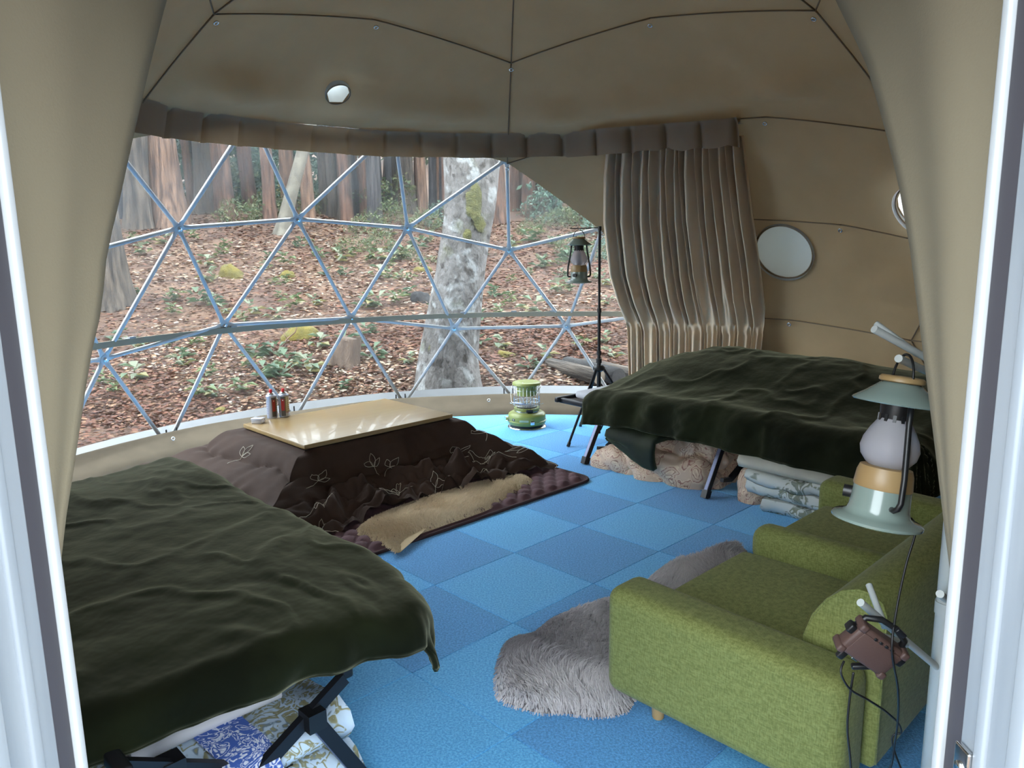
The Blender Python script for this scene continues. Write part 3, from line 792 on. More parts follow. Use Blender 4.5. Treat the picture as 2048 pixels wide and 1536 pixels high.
# ---- bed nearest the door
c1 = (-.365, 1.785); r1 = math.radians(134.5)
cot1 = make_cot('camp_cot', 'folding camp cot with black crossed legs standing over a blue floral quilt', (c1[0], c1[1], 0), r1, 2.05, .56, (.15, 1.05, 1.90), zr=.37, ends=(.12, 2.05))
mat1 = thing('sleeping_mat', 'white mat lying on the cot by the doorway under an olive blanket', 'mattress', (c1[0], c1[1], .39), r1)
rbox('mat_body', (1.24, .18, .035), (1.66, .76, .07), m_mattress, mat1, bev=.03)
bl1 = thing('velvet_blanket', 'dark olive velvet blanket over the low cot by the doorway, corner hanging pointed', 'blanket', (-.222, 2.06, .395), r1)
def top1(u, v):
    return .088+.03*np.sin(u*2.2+.6)*np.sin(v*3.5+.5)+.03*sstep(.5, 1.9, u)+.03*np.exp(-((u-1.65)/.22)**2)
drape('blanket_cloth', 2.0, .92, (.145, .10, .20, .16), top1, m_velvet, bl1, nu=210, nv=130, seed=3, rad=.08, foldamp=.010, wr=.012, tilt=.1, shear=.19)

# ---- bed by the curtain
c2 = (.34, 5.29); r2 = math.atan2(-.76, .65)
cot2 = make_cot('camp_cot', 'folding camp cot with black legs by the gathered curtain, its end bar bare', (c2[0], c2[1], 0), r2, 2.30, .65, (.33, 1.31, 2.05), zr=.40)
mat2 = thing('sleeping_mat', 'white mat corner peeking from the olive blanket on the cot by the curtain', 'mattress', (c2[0], c2[1], .42), r2)
rbox('mat_body', (1.19, .33, .03), (2.16, .60, .05), m_mattress, mat2, bev=.02)
bl2 = thing('velvet_blanket', 'olive velvet blanket humped over the bedding on the cot by the curtain', 'blanket', (c2[0], c2[1], .42), r2)
def top2(u, v):
    w = sstep(-.45, .45, u)
    return .085+w*(.045+.20*sstep(.0, 1.0, v/.65))+.03*np.exp(-((u-.75)/.35)**2)*sstep(0, .6, v/.65)
P2 = drape('blanket_cloth', 1.96, .70, (.10, .30, .27, .24), top2, m_velvet, bl2, nu=210, nv=130, seed=11, rad=.12, foldamp=.012, wr=.016, tilt=.22)
bl2.location = (c2[0]+.65*.40, c2[1]-.76*.40, .42)

# ---- textiles stored under the beds
def folded(name, parent, mat, L, D, th, layers, seed=0, amp=.008, gap=.004, n=26):
    """a cloth folded back and forth; fold noses face -y and +y, length runs along x"""
    path = []; z = th/2; y0, y1 = -D/2+th*.6, D/2-th*.6
    pitch = th+gap
    for k in range(layers):
        ys = np.linspace(y0, y1, 14) if k % 2 == 0 else np.linspace(y1, y0, 14)
        path += [(y, z+k*pitch) for y in ys]
        if k < layers-1:
            s = 1 if k % 2 == 0 else -1; ye = y1 if s > 0 else y0
            path += [(ye+s*pitch*.55*math.sin(a), z+k*pitch+pitch/2-pitch/2*math.cos(a)) for a in np.linspace(0, math.pi, 8)[1:-1]]
    path = np.array(path); tg = np.gradient(path, axis=0); tg /= np.linalg.norm(tg, axis=1)[:, None]+1e-9
    nn = np.stack([-tg[:, 1], tg[:, 0]], 1)
    loop = np.concatenate([path+nn*th*.48, [path[-1]+tg[-1]*th*.3], (path-nn*th*.48)[::-1], [path[0]-tg[0]*th*.3]])
    G = []
    for i, x in enumerate(np.linspace(-L/2, L/2, n)):
        e = 1-.35*max(0, abs(x)/(L/2)-.9)/.1
        c = np.interp(np.arange(len(loop)), np.arange(len(loop)), np.arange(len(loop)))
        yy, zz = loop[:, 0], loop[:, 1]
        d = amp*fbm(x*7+seed, yy*7, zz*9, seed, 3)
        zz2 = np.maximum(zz+d*1.2*np.clip(zz/th, 0, 1), .001); row = np.stack([np.full(len(yy), x+.02*float(vnoise(x*3, seed, 0, 2))), yy*(1+.02*fbm(x*4, zz*8, seed, seed, 2))+d, zz2], 1)
        G.append(np.concatenate([row, row[:1]]))
    mb = MB().grid(np.array(G)); k = len(path)
    for i in (0, n-1):
        b = i*(len(loop)+1); m = len(loop)
        for j in range(k-1): mb.f.append((b+j, b+j+1, b+2*k-1-j, b+2*k-j))
    return mb.build(name, mat, parent)
m_floral = print_mat('white_sage_floral_cotton', srgb(206, 208, 204), srgb(128, 130, 104), srgb(138, 144, 134), srgb(112, 120, 112), scale=8)
m_blueflo = print_mat('pale_blue_paisley_cotton', srgb(186, 204, 222), srgb(128, 124, 92), srgb(150, 148, 118), srgb(112, 130, 150), scale=13)
m_blueband = print_mat('blue_daisy_cotton', srgb(60, 92, 170), srgb(225, 228, 238), srgb(200, 206, 224), srgb(70, 100, 176), scale=22, bump=.2)
m_pink = print_mat('rose_brown_floral_cotton', srgb(206, 178, 156), srgb(146, 84, 80), srgb(226, 204, 176), srgb(122, 70, 64), scale=10, rough=.55)
m_cream = M('cream_foam_mattress', srgb(201, 192, 174), srgb(186, 177, 161), scale=6, rough=.8)
m_aqua = M('aqua_edge_mattress', srgb(176, 208, 214), rough=.75)

# under cot 2 : two folded sets and a heaped comforter, local frame follows the cot
def on(c, rot, u, v):
    return (c[0]+math.cos(rot)*u-math.sin(rot)*v, c[1]+math.sin(rot)*u+math.cos(rot)*v)
p = on(c2, r2, 1.84, .27)
t = thing('folded_quilt', 'white quilt with sage leaf print folded in layers under the cot by the curtain', 'quilt', (p[0], p[1], 0), r2+math.radians(4))
folded('quilt_layers', t, m_floral, .50, .60, .085, 1, seed=5, amp=.02)
t2 = thing('folded_quilt', 'larger white leaf-print quilt folded on top of a smaller one under the cot', 'quilt', (p[0]-.03, p[1]+.04, .088), r2+math.radians(2))
folded('quilt_layers', t2, m_floral, .62, .64, .068, 2, seed=8, amp=.02)
t3 = thing('folded_mattress', 'cream and aqua thin mattress folded flat on top of the leaf-print quilts', 'mattress', (p[0]-.04, p[1]+.05, .232), r2+math.radians(1))
folded('mattress_layers', t3, m_cream, .66, .66, .075, 1, seed=9, amp=.006)
rbox('aqua_panel', (0, .03, .089), (.62, .60, .024), m_aqua, t3, bev=.01)
def heap(name, parent, mat, a, b, h, seed, n=170, m=90, ridge=.05):
    G = []
    for i in range(m):
        q = i/(m-1)*math.pi/2*1.0
        rr_ = math.cos(q)**.55; zz = h*math.sin(q)**.8
        t_ = np.linspace(0, 2*math.pi, n); x = a*rr_*np.sign(np.cos(t_))*np.abs(np.cos(t_))**.75; y = b*rr_*np.sign(np.sin(t_))*np.abs(np.sin(t_))**.75
        wv = vnoise(x*5, y*5, zz*5, seed+2); w2 = vnoise(x*9+4, y*9, zz*9, seed+3)
        roll = np.abs(np.sin(9*(x*.9+zz*2.2-y*.6)+2.2*wv+seed))**.6; puck = np.sin(55*(x*.7-zz*.5+y*.7)+6*w2+4*wv)
        d = ridge*(.75*roll-.35)+ridge*.16*puck*(1-roll*.6)+.03*fbm(x*3, y*3, zz*3, seed+5, 2)+ridge*.25*w2
        d[-1] = d[0]
        L = np.sqrt(x*x+y*y)+1e-6; k = 1+d/np.maximum(L, .12)
        G.append(np.stack([x*k, y*k, np.maximum(zz+d*.8*math.sin(q)+(0.012 if i else 0), 0.001)], 1))
    return MB().grid(np.array(G)).build(name, mat, parent)
p = on(c2, r2, .79, .27)
t = thing('bundled_comforter', 'rose and brown floral comforter bunched up on the floor under the cot', 'comforter', (p[0], p[1], 0), r2)
heap('comforter_body', t, m_pink, .42, .29, .28, 3, ridge=.085)
heap('comforter_tail', t, m_pink, .11, .25, .20, 6, n=90, m=50, ridge=.05).location = (.67, .04, 0)
pk = on(c2, r2, .60, -.02)
heap('pillow_corner', t, m_pink, .15, .12, .12, 8, n=80, m=40, ridge=.05).location = (-.30, -.20, .0)
p = on(c2, r2, .82, .20)
t = thing('folded_throw', 'dark green velvet throw folded over the rose floral comforter', 'throw', (p[0], p[1], .205), r2-.03)
m_velvet_dark = M('dark_green_velvet', srgb(15, 23, 12), srgb(30, 38, 20), scale=5, rough=.8, sheen=.4, sheen_tint=srgb(94, 110, 70))
# bag-shaped fold hanging in front: wedge from the heap top down the near side
G = []
for i, x in enumerate(np.linspace(-.28, .12, 22)):
    row = []
    for k, s in enumerate(np.linspace(0, 1, 26)):
        dep = .17*(.35+.65*sstep(-.28, .10, x))
        y = .20-.46*min(s/.6, 1)-.03*math.sin(min(1, s)*math.pi); z = .085-.02*s if s < .6 else .073-dep*(s-.6)/.4
        row.append((x+.02*math.sin(s*5), y+.008*float(fbm(x*9, s*5, 0, 4, 2)), z+.012*float(fbm(x*6, s*6, 0, 14, 3))))
    G.append(row)
o = MB().grid(np.array(G)).build('throw_cloth', m_velvet_dark, t); md = o.modifiers.new('thick', 'SOLIDIFY'); md.thickness = .035; md.offset = 1

# under cot 1: pale blue quilts
p = on(c1, r1, .40, .27)
t = thing('folded_quilt', 'pale blue paisley quilt with blue daisy bands under the cot by the doorway', 'quilt', (p[0], p[1], 0), r1+math.pi/2)
folded('quilt_layers', t, m_blueflo, .60, .56, .075, 3, seed=15, amp=.016)
G = [[(x+.004*math.sin(k*2.1), y+.004, z) for k, (y, z) in enumerate(((-.05, .252), (.10, .254), (.20, .252), (.262, .246), (.298, .222), (.318, .18), (.322, .14), (.318, .10), (.312, .085), (.322, .055), (.316, .012)))] for x in np.linspace(-.06, .07, 8)]
MB().grid(np.array(G)).build('daisy_band', m_blueband, t)
t = thing('folded_sheet', 'plain white cotton sheet folded on the pale blue quilt by the doorway', 'sheet', (p[0]-.12, p[1]+.08, .245), r1+math.pi/2)
folded('sheet_layers', t, m_mattress, .42, .44, .02, 2, seed=18, amp=.003)

# ---- sofa
m_sofa = weave('moss_green_upholstery', srgb(106, 112, 56), srgb(134, 140, 80), sc=520, bump=.5)
m_wood_leg = M('pale_beech', srgb(189, 158, 110), srgb(176, 143, 95), scale=10, rough=.5, stretch=(1, 1, .15))
SO = (.272, 2.20); SR = math.atan2(.695, .72)
sofa = thing('sofa', 'moss green fabric two-seat sofa with a middle armrest and short beech legs', 'sofa', (SO[0], SO[1], 0), SR)
SW, SD = 1.64, .74
def arm_def(w, d, h, lean=.0):
    def f(x, y, z):
        k = 1-.06*((2*y/d)**2)*(1 if abs(y) > d*.35 else 0)
        return (x, y, z+(-.02*(.5-y/d) if z > 0 else 0))
    return f
for x0, nm in ((0.0, 'armrest'), (SW-.17, 'armrest')):
    rbox(nm, (x0+.085, -SD/2+.0, .277), (.17, SD, .350), m_sofa, sofa, bev=.045, seg=5, deform=arm_def(.17, SD, .325))
rbox('seat_base', (SW/2, -.34, .175), (SW-.34, .62, .11), m_sofa, sofa, bev=.02)
for x0, x1 in ((.172, .775), (.885, SW-.172)):
    rbox('seat_cushion', ((x0+x1)/2, -.33, .285), (x1-x0, .58, .125), m_sofa, sofa, bev=.04, seg=4, cuts=6,
         deform=lambda x, y, z: (x, y, z+(.012*math.cos(x*4)*math.cos(y*4) if z > 0 else 0)))
rbox('middle_armrest', (.83, -.33, .375), (.125, .54, .15), m_sofa, sofa, bev=.055, seg=6)
rbox('middle_support', (.83, -.36, .25), (.106, .50, .14), m_sofa, sofa, bev=.01)
bprof = [(-.545, .30), (-.548, .36), (-.553, .43), (-.575, .50), (-.61, .555), (-.65, .592), (-.69, .608), (-.725, .606), (-.75, .588), (-.762, .555), (-.762, .14), (-.75, .125), (-.60, .125), (-.56, .14), (-.545, .30)]
G = []
for x, k in ((.176, .965), (.180, .985), (.190, 1), (.5, 1.0), (.82, 1), (1.14, 1), (SW-.190, 1), (SW-.180, .985), (SW-.176, .965)):
    G.append([(x, -.66+(y+.66)*k, .36+(z-.36)*k) for y, z in bprof])
mb = MB().grid(G)
for side in (0, 8): mb.f.append(tuple(side*15+j for j in (range(14) if side else range(13, -1, -1))))
mb.build('backrest', m_sofa, sofa, auto=45)
for x in (.181, SW-.181): MB().tube([(x, -.66+(y+.66)*.99, .36+(z-.36)*.99) for y, z in bprof[1:11]], .0035, 6).build('back_piping', m_sofa, sofa)
for x, y in ((.13, -.12), (SW-.13, -.12), (.13, -.64), (SW-.13, -.64)):
    o = MB().lathe([(0, 0), (.017, 0), (.019, .004), (.025, .118), (0, .118)], 20).build('leg', m_wood_leg, sofa, auto=50); o.location = (x, y, 0)
# stitched welts on the arm that faces the door
for yy in (0,):
    pts = [(.004, -.03-k*.0165*2.5, .405-.012*(k/16)) for k in range(17)]
    MB().tube([(p[0], p[1], p[2]) for p in pts], .0022, 5).build('welt', m_sofa, sofa)

# ---- sheepskins
def poly_sample(poly, n, rs):
    poly = np.array(poly); mn, mx = poly.min(0), poly.max(0); out = []
    tot = 0
    while tot < n:
        q = rs.uniform(mn, mx, (n, 2)); x, y = q[:, 0], q[:, 1]; ins = np.zeros(n, bool); j = len(poly)-1
        for i in range(len(poly)):
            xi, yi = poly[i]; xj, yj = poly[j]
            ins ^= ((yi > y) != (yj > y)) & (x < (xj-xi)*(y-yi)/(yj-yi+1e-12)+xi); j = i
        out.append(q[ins]); tot += ins.sum()
    return np.concatenate(out)[:n]
def poly_dist(q, poly):
    poly = np.array(poly); d = np.full(len(q), 9.0); nx = np.zeros((len(q), 2))
    for i in range(len(poly)):
        a, b = poly[i], poly[(i+1) % len(poly)]; e = b-a; t = np.clip(((q-a) @ e)/(e @ e+1e-12), 0, 1)
        v = q-(a+t[:, None]*e); L = np.linalg.norm(v, axis=1); m = L < d; d[m] = L[m]; nx[m] = -v[m]/(L[m][:, None]+1e-9)
    return d, nx
def smooth_poly(poly, it=3):
    p = np.array(poly, float)
    for _ in range(it): p = np.stack([p*.75+np.roll(p, -1, 0)*.25, p*.25+np.roll(p, -1, 0)*.75], 1).reshape(-1, 2)
    return p
m_wool = tinted('wool_pile', rough=.9, sheen=.3, transl=.2)
def sheepskin(name, label, poly, z0, n, ln, wid, cols, seed, curl=.5, zfun=None, clump=900):
    rs = np.random.RandomState(seed); poly = smooth_poly(poly); c = poly.mean(0)
    t = thing(name, label, 'rug', (c[0], c[1], z0))
    zf = zfun or (lambda q: np.zeros(len(q)))
    q = poly_sample(poly, n, rs); d, out = poly_dist(q, poly)
    cc = poly_sample(poly, clump, rs); near = np.zeros(n, int)
    for s in range(0, n, 4000):
        near[s:s+4000] = ((q[s:s+4000, None]-cc[None])**2).sum(2).argmin(1)
    ctr = cc[near]
    ang = 3.0*fbm(ctr[:, 0]*2.2, ctr[:, 1]*2.2, 0, seed, 3)+seed
    lean = np.stack([np.cos(ang), np.sin(ang)], 1)*.55
    ed = np.exp(-d/.035)[:, None]; lean = lean*(1-ed)+out*ed*(-1.0)
    lean = lean+(ctr-q)*14*curl+rs.normal(0, .16, (n, 2))
    L = ln*rs.uniform(.7, 1.15, n)*(1-.35*np.exp(-d/.02))*(1+.25*fbm(ctr[:, 0]*6, ctr[:, 1]*6, 0, seed+3, 2))
    base = np.column_stack([q-c, zf(q)+.012*np.clip(d/.04, 0, 1)+.002])
    up = np.clip(1-.55*ed[:, 0], .35, 1)
    mid = base+np.column_stack([lean*L[:, None]*.35, L*up*.62]); tip = base+np.column_stack([lean*L[:, None]*1.05, L*up*.86])
    tip[:, 2] = np.maximum(tip[:, 2], .004)
    sa = rs.uniform(0, math.pi*2, n); sd = np.column_stack([np.cos(sa), np.sin(sa), np.zeros(n)])*wid
    V = np.stack([base-sd, base+sd, mid-sd*.9, mid+sd*.9, tip], 1).reshape(-1, 3); k = np.arange(n)*5
    Fq = np.concatenate([np.column_stack([k, k+1, k+3]), np.column_stack([k, k+3, k+2]), np.column_stack([k+2, k+3, k+4])])
    mixv = np.clip(.5+.5*fbm(ctr[:, 0]*3, ctr[:, 1]*3, 0, seed+8, 3)+rs.normal(0, .16, n), 0, 1)[:, None]
    col = np.array(cols[0][:3])*(1-mixv)+np.array(cols[1][:3])*mixv
    colV = np.repeat(col, 5, 0)
    pile = raw('wool_pile', V, Fq, m_wool, t, True, colV); pile['kind'] = 'stuff'
    # hide
    inner = c+(poly-c)*.97; m = len(inner)
    zz = zf(inner)
    vs = [(p[0]-c[0], p[1]-c[1], zz[i]+.001) for i, p in enumerate(inner)]
    ins2 = c+(poly-c)*.5; z2 = zf(ins2)
    vs += [(p[0]-c[0], p[1]-c[1], z2[i]+.014) for i, p in enumerate(ins2)]+[(0, 0, float(zf(c[None])[0])+.014)]
    fs = []
    for i in range(m):
        j = (i+1) % m; fs += [(i, j, m+j, m+i), (m+i, m+j, 2*m)]
    raw_m = M(name+'_hide', cols[0], rough=.9); mk('hide', vs, fs, raw_m, t)
    return t
gpx = [(1500, 1090), (1455, 1083), (1420, 1092), (1380, 1112), (1350, 1112), (1310, 1135), (1285, 1160), (1250, 1190), (1205, 1190), (1170, 1205), (1110, 1222), (1080, 1245), (1060, 1262), (1010, 1268), (992, 1310), (983, 1350), (988, 1395), (1030, 1412), (1075, 1425), (1130, 1422), (1185, 1434), (1262, 1424), (1272, 1385)]
gpoly = [tuple(gp(x, y, .02)[:2]) for x, y in gpx]
e_ = np.array([.695, -.72]); w_ = np.array([.72, .695]); o_ = np.array(SO)
gpoly += [tuple(o_+w_*.42-e_*(-.10)), tuple(o_+w_*.62+e_*.10), tuple(o_+w_*.95+e_*.08), tuple(o_+w_*1.12-e_*.02)]
sheepskin('grey_sheepskin', 'long grey sheepskin rug with shaggy pile spread in front of the sofa', gpoly, .001, 42000, .046, .0016, (srgb(140, 134, 138), srgb(220, 214, 216)), 7, curl=1.3, clump=2200)

# ---- kotatsu group, local frame: x along the long side of the top
KC = np.array([-1.040, 4.775]); KR = math.atan2(.693, .721)
ka, kb = np.array([math.cos(KR), math.sin(KR)]), np.array([-math.sin(KR), math.cos(KR)])
def kloc(p): d = np.array(p)[:2]-KC; return np.array([d @ ka, d @ kb])
rug_c = np.array([.515, 4.682])
m_rug = M('plum_quilted_cotton', srgb(87, 61, 66), srgb(98, 69, 75), scale=7, rough=.85, bump=.2, bscale=200, bdist=.002)
RLn, RWd = 2.2, 2.0
rug = thing('quilted_rug', 'plum brown diamond-quilted floor rug with bound edge under the kotatsu', 'rug', (rug_c[0], rug_c[1], 0), KR)
us, vs = np.linspace(-RLn, 0, 150), np.linspace(0, RWd, 140); U, Vv = np.meshgrid(us, vs, indexing='ij')
pz = .115
q1 = np.abs(((U+Vv)/pz) % 1-.5)*2; q2 = np.abs(((U-Vv)/pz) % 1-.5)*2
puff = np.minimum(np.sqrt(np.clip(1-q1**2, 0, 1)), 1)*np.sqrt(np.clip(1-q2**2, 0, 1))
edge = np.minimum(np.minimum(-U, U+RLn), np.minimum(Vv, RWd-Vv)); Z = .008+.028*puff*sstep(.02, .05, edge)+.004*sstep(.0, .02, edge)
cr_ = .10   # rounded corners
def rcorner(U, Vv):
    X, Y = U.copy(), Vv.copy()
    for cx, sx in ((-cr_, 1), (-RLn+cr_, -1)):
        for cy, sy in ((cr_, -1), (RWd-cr_, 1)):
            dx, dy = (U-cx)*sx, (Vv-cy)*sy; m = (dx > 0) & (dy > 0); L = np.hypot(dx, dy); mxd = np.maximum(dx, dy)
            k = np.where(L > 1e-6, mxd/np.maximum(L, 1e-6), 1)
            X = np.where(m, cx+sx*dx*k, X); Y = np.where(m, cy+sy*dy*k, Y)
    return X, Y
X, Y = rcorner(U, Vv)
MB().grid(np.stack([X, Y, Z], 2)).build('quilted_top', m_rug, rug)
rimp = [(X[i, 0], Y[i, 0], .009) for i in range(0, 150, 3)]+[(X[-1, j], Y[-1, j], .009) for j in range(0, 140, 3)]+[(X[i, -1], Y[i, -1], .009) for i in range(149, 0, -3)]+[(X[0, j], Y[0, j], .009) for j in range(139, 0, -3)]
MB().tube(rimp, .0095, 8, closed=True).build('bound_edge', M('dark_plum_binding', srgb(50, 30, 34), rough=.8), rug)

m_maple = M('light_maple_laminate', srgb(142, 115, 73), srgb(150, 125, 83), scale=3, rough=.28, stretch=(.35, 7, 1), detail=5, lo=.3, hi=.7, coat=.2)
m_dark = M('dark_brown_wood', srgb(50, 34, 26), rough=.5)
kot = thing('kotatsu_table', 'low kotatsu table with a maple top standing in the middle of the rug', 'table', (KC[0], KC[1], .023), KR)
rbox('tabletop', (0, 0, .368), (1.07, .765, .026), m_maple, kot, bev=.004)
rbox('heater_frame', (0, 0, .325), (.98, .68, .05), m_dark, kot, bev=.004)
for x in (-.46, .46):
    for y in (-.31, .31): rbox('leg', (x, y, .15), (.055, .055, .30), m_dark, kot, bev=.006)
# quilt: sampled as function of perimeter t and fall s
m_quilt = M('brown_quilt_cotton', srgb(55, 40, 33), srgb(64, 48, 40), scale=5, rough=.85, bump=.2, bscale=250, bdist=.002)
NT(m_quilt).b.inputs['Specular IOR Level'].default_value = .25
hx, hy = .515, .362
def perim(t):
    """t in 0..1 around the rounded rectangle, start at the (-,-) corner along -y side; returns point and outward normal"""
    t = np.asarray(t, float) % 1; a, b, r = 2*hx, 2*hy, .05; per = 2*(a+b); s = t*per
    px = np.zeros_like(s); py = np.zeros_like(s)
    m = s < a; px[m] = -hx+s[m]; py[m] = -hy
    m = (s >= a) & (s < a+b); px[m] = hx; py[m] = -hy+(s[m]-a)
    m = (s >= a+b) & (s < 2*a+b); px[m] = hx-(s[m]-a-b); py[m] = hy
    m = s >= 2*a+b; px[m] = -hx; py[m] = hy-(s[m]-2*a-b)
    return px, py
OUT = dict(x0=.62, x1=.50, y0=.50, y1=.58)
def quilt_xyz(t, s):
    t, s = np.broadcast_arrays(np.asarray(t, float), np.asarray(s, float)); shp = t.shape; t = t.ravel(); s = s.ravel()
    px, py = perim(t)
    # target hem: bigger rounded rectangle, mapped by stretching
    kx = np.where(px < 0, (hx+OUT['x0'])/hx, (hx+OUT['x1'])/hx); ky = np.where(py < 0, (hy+OUT['y0'])/hy, (hy+OUT['y1'])/hy)
    qx, qy = px*kx, py*ky
    near = np.clip(-py/hy, 0, 1)*sstep(.0, .25, hx-np.abs(px)+.12)          # long side that faces the door
    nearw = np.where(py <= -hy+1e-6, sstep(0, .16, hx-np.abs(px)), 0)
    # radial profile 0..1
    slope_o = s**1.05
    steep_o = np.where(s < .42, .18*(s/.42)**1.3, .18+.82*((s-.42)/.58)**1.1)
    o = slope_o*(1-nearw)+steep_o*nearw
    z_sl = .345*(1-s)**1.12+.012
    z_st = np.where(s < .42, .345-.225*(s/.42), .12*(1-(s-.42)/.58)**1.6+.012)
    z = z_sl*(1-nearw)+z_st*nearw
    x, y = px+(qx-px)*o, py+(qy-py)*o
    # hem wanders in on the door side
    y = y+nearw*.10*sstep(.5, 1, s)*np.exp(-((px-.05)/.28)**2)-nearw*.02*np.sin(px*9)*s
    x = x+nearw*.03*np.sin(px*13+1)*s
    # puffy quilting + gathers, crumples near the hem on the door side
    fall = np.clip(s*1.2, 0, 1)
    tt = t*2*(2*hx+2*hy)*1.0
    sl = np.abs(np.sin(math.pi*(s*3.1+.14*np.sin(tt*8)+.05*np.sin(tt*19))))
    puff = .062*sl**.45*(1-.55*nearw)*sstep(.02, .15, s)
    gath = (.006+.020*(1-sl)**1.5)*np.sin(tt*58+4*vnoise(tt*6, s*3, 0, 4)+s*5)*fall*(.35+.65*np.abs(vnoise(tt*7, s*4, 1, 5)))+.018*fbm(tt*7, s*6, 0, 44, 3)*fall
    crum = nearw*.12*(np.abs(fbm(x*5.5, y*6.5, 0, 14, 4))-.15)*sstep(.42, .60, s)*(1-.25*sstep(.9, 1, s))
    crum2 = (1-nearw)*.02*fbm(x*6, y*6, 0, 18, 3)*sstep(.5, .9, s)
    hemz = .01*np.abs(vnoise(tt*14, 0, 0, 9))*sstep(.85, 1, s)
    z = z+puff*.55+gath+crum+crum2+hemz
    x = x+(qx-px)*puff*.5; y = y+(qy-py)*puff*.5+nearw*.02*fbm(x*9, z*9, 0, 22, 2)
    z = np.maximum(z, .010+.012*(1-s))
    z = np.where(s < .02, .345, z)
    return np.stack([x, y, z], 1).reshape(shp+(3,))
qt = thing('kotatsu_quilt', 'brown quilted kotatsu cover with pale leaf embroidery spilling over the rug', 'quilt', (KC[0], KC[1], .023), KR)
tt, ss = np.meshgrid(np.linspace(0, 1, 420), np.linspace(0, 1, 90), indexing='ij')
MB().grid(quilt_xyz(tt, ss)).build('quilt_cloth', m_quilt, qt)
hem = quilt_xyz(np.linspace(0, 1, 300)[:-1], np.ones(299)); hem[:, 2] += .004
MB().tube(hem, .011, 6, closed=True).build('quilt_hem', m_quilt, qt)
m_thread = M('ivory_thread', srgb(193, 184, 167), rough=.6)
def leaf_curve(cx, cy, ang, ln, wd, n=14):
    pts = [(cx+math.cos(ang)*ln*k/n-math.sin(ang)*wd*math.sin(math.pi*k/n), cy+math.sin(ang)*ln*k/n+math.cos(ang)*wd*math.sin(math.pi*k/n)) for k in range(n+1)]
    pts += [(cx+math.cos(ang)*ln*k/n+math.sin(ang)*wd*math.sin(math.pi*k/n), cy+math.sin(ang)*ln*k/n-math.cos(ang)*wd*math.sin(math.pi*k/n)) for k in range(n, -1, -1)]
    return pts
per = 2*(2*hx+2*hy); FL = .62
rng = random.Random(8)
# sprigs: (perimeter metres, fall 0..1)
sprigs = [(.10, .36, 1.2), (.13, .74, .4), (.18, .92, 2.6), (.42, .33, 1.7), (.50, .40, .8), (.46, .74, 2.2), (.58, .84, 1.1), (.80, .78, .3), (.90, .46, 1.4), (.93, .66, 2.0), (1.02, .35, 1.0), (1.04, .70, 2.4), (1.06, .92, .8),
          (3.15, .70, .8), (3.05, .88, 2.0), (2.95, .66, 1.0), (3.10, .30, 1.4)]
for (pm, fs_, an) in sprigs:
    mb = MB()
    for da, ln, wd in ((0, .075, .016), (.9, .06, .014), (-.9, .055, .013)):
        if da and rng.random() < .2: continue
        pc = np.array(leaf_curve(0, 0, an+da, ln, wd))
        t_ = (pm+pc[:, 0])/per; s_ = np.clip(fs_-pc[:, 1]/FL, .03, .99)
        X3 = quilt_xyz(t_, s_); X3[:, 2] += .006; X3[:, 1] -= .004
        mb.tube(X3, .0013, 4)
    st = np.array([(k*.012*math.cos(an+math.pi), k*.012*math.sin(an+math.pi)) for k in range(7)])
    X3 = quilt_xyz((pm+st[:, 0])/per, np.clip(fs_-st[:, 1]/FL, .03, .99)); X3[:, 2] += .006; X3[:, 1] -= .004; mb.tube(X3, .0013, 4)
    mb.build('embroidered_sprig', m_thread, qt)
# tan sheepskins tucked round the kotatsu
tpx = [(700, 1062), (735, 1078), (772, 1092), (790, 1108), (804, 1100), (803, 1082), (840, 1066), (880, 1052), (915, 1040), (960, 1025), (990, 1012), (1008, 998), (1030, 985), (1060, 968), (1072, 958), (1040, 948), (960, 962), (880, 985), (800, 1010), (740, 1035)]
sheepskin('tan_sheepskin', 'tan curly sheepskin lying along the rug in front of the kotatsu quilt', [tuple(gp(x, y, .03)[:2]) for x, y in tpx], .021, 26000, .030, .0016, (srgb(196, 174, 140), srgb(232, 214, 184)), 3, curl=1.2, clump=1500)
def kw(a, b): return tuple(KC+ka*a+kb*b)
tp2 = [kw(.98, -.62), kw(1.02, -.5), kw(1.10, -.42), kw(1.13, -.30), kw(1.08, -.2), kw(1.12, -.08), kw(1.16, .06), kw(1.10, .18), kw(1.0, .22), kw(.9, .1), kw(.88, -.2), kw(.9, -.5)]
sheepskin('tan_sheepskin', 'tan curly sheepskin showing behind the kotatsu quilt on the heater side', tp2, .021, 12000, .032, .0016, (srgb(196, 174, 140), srgb(232, 214, 184)), 5, curl=1.2, clump=600)

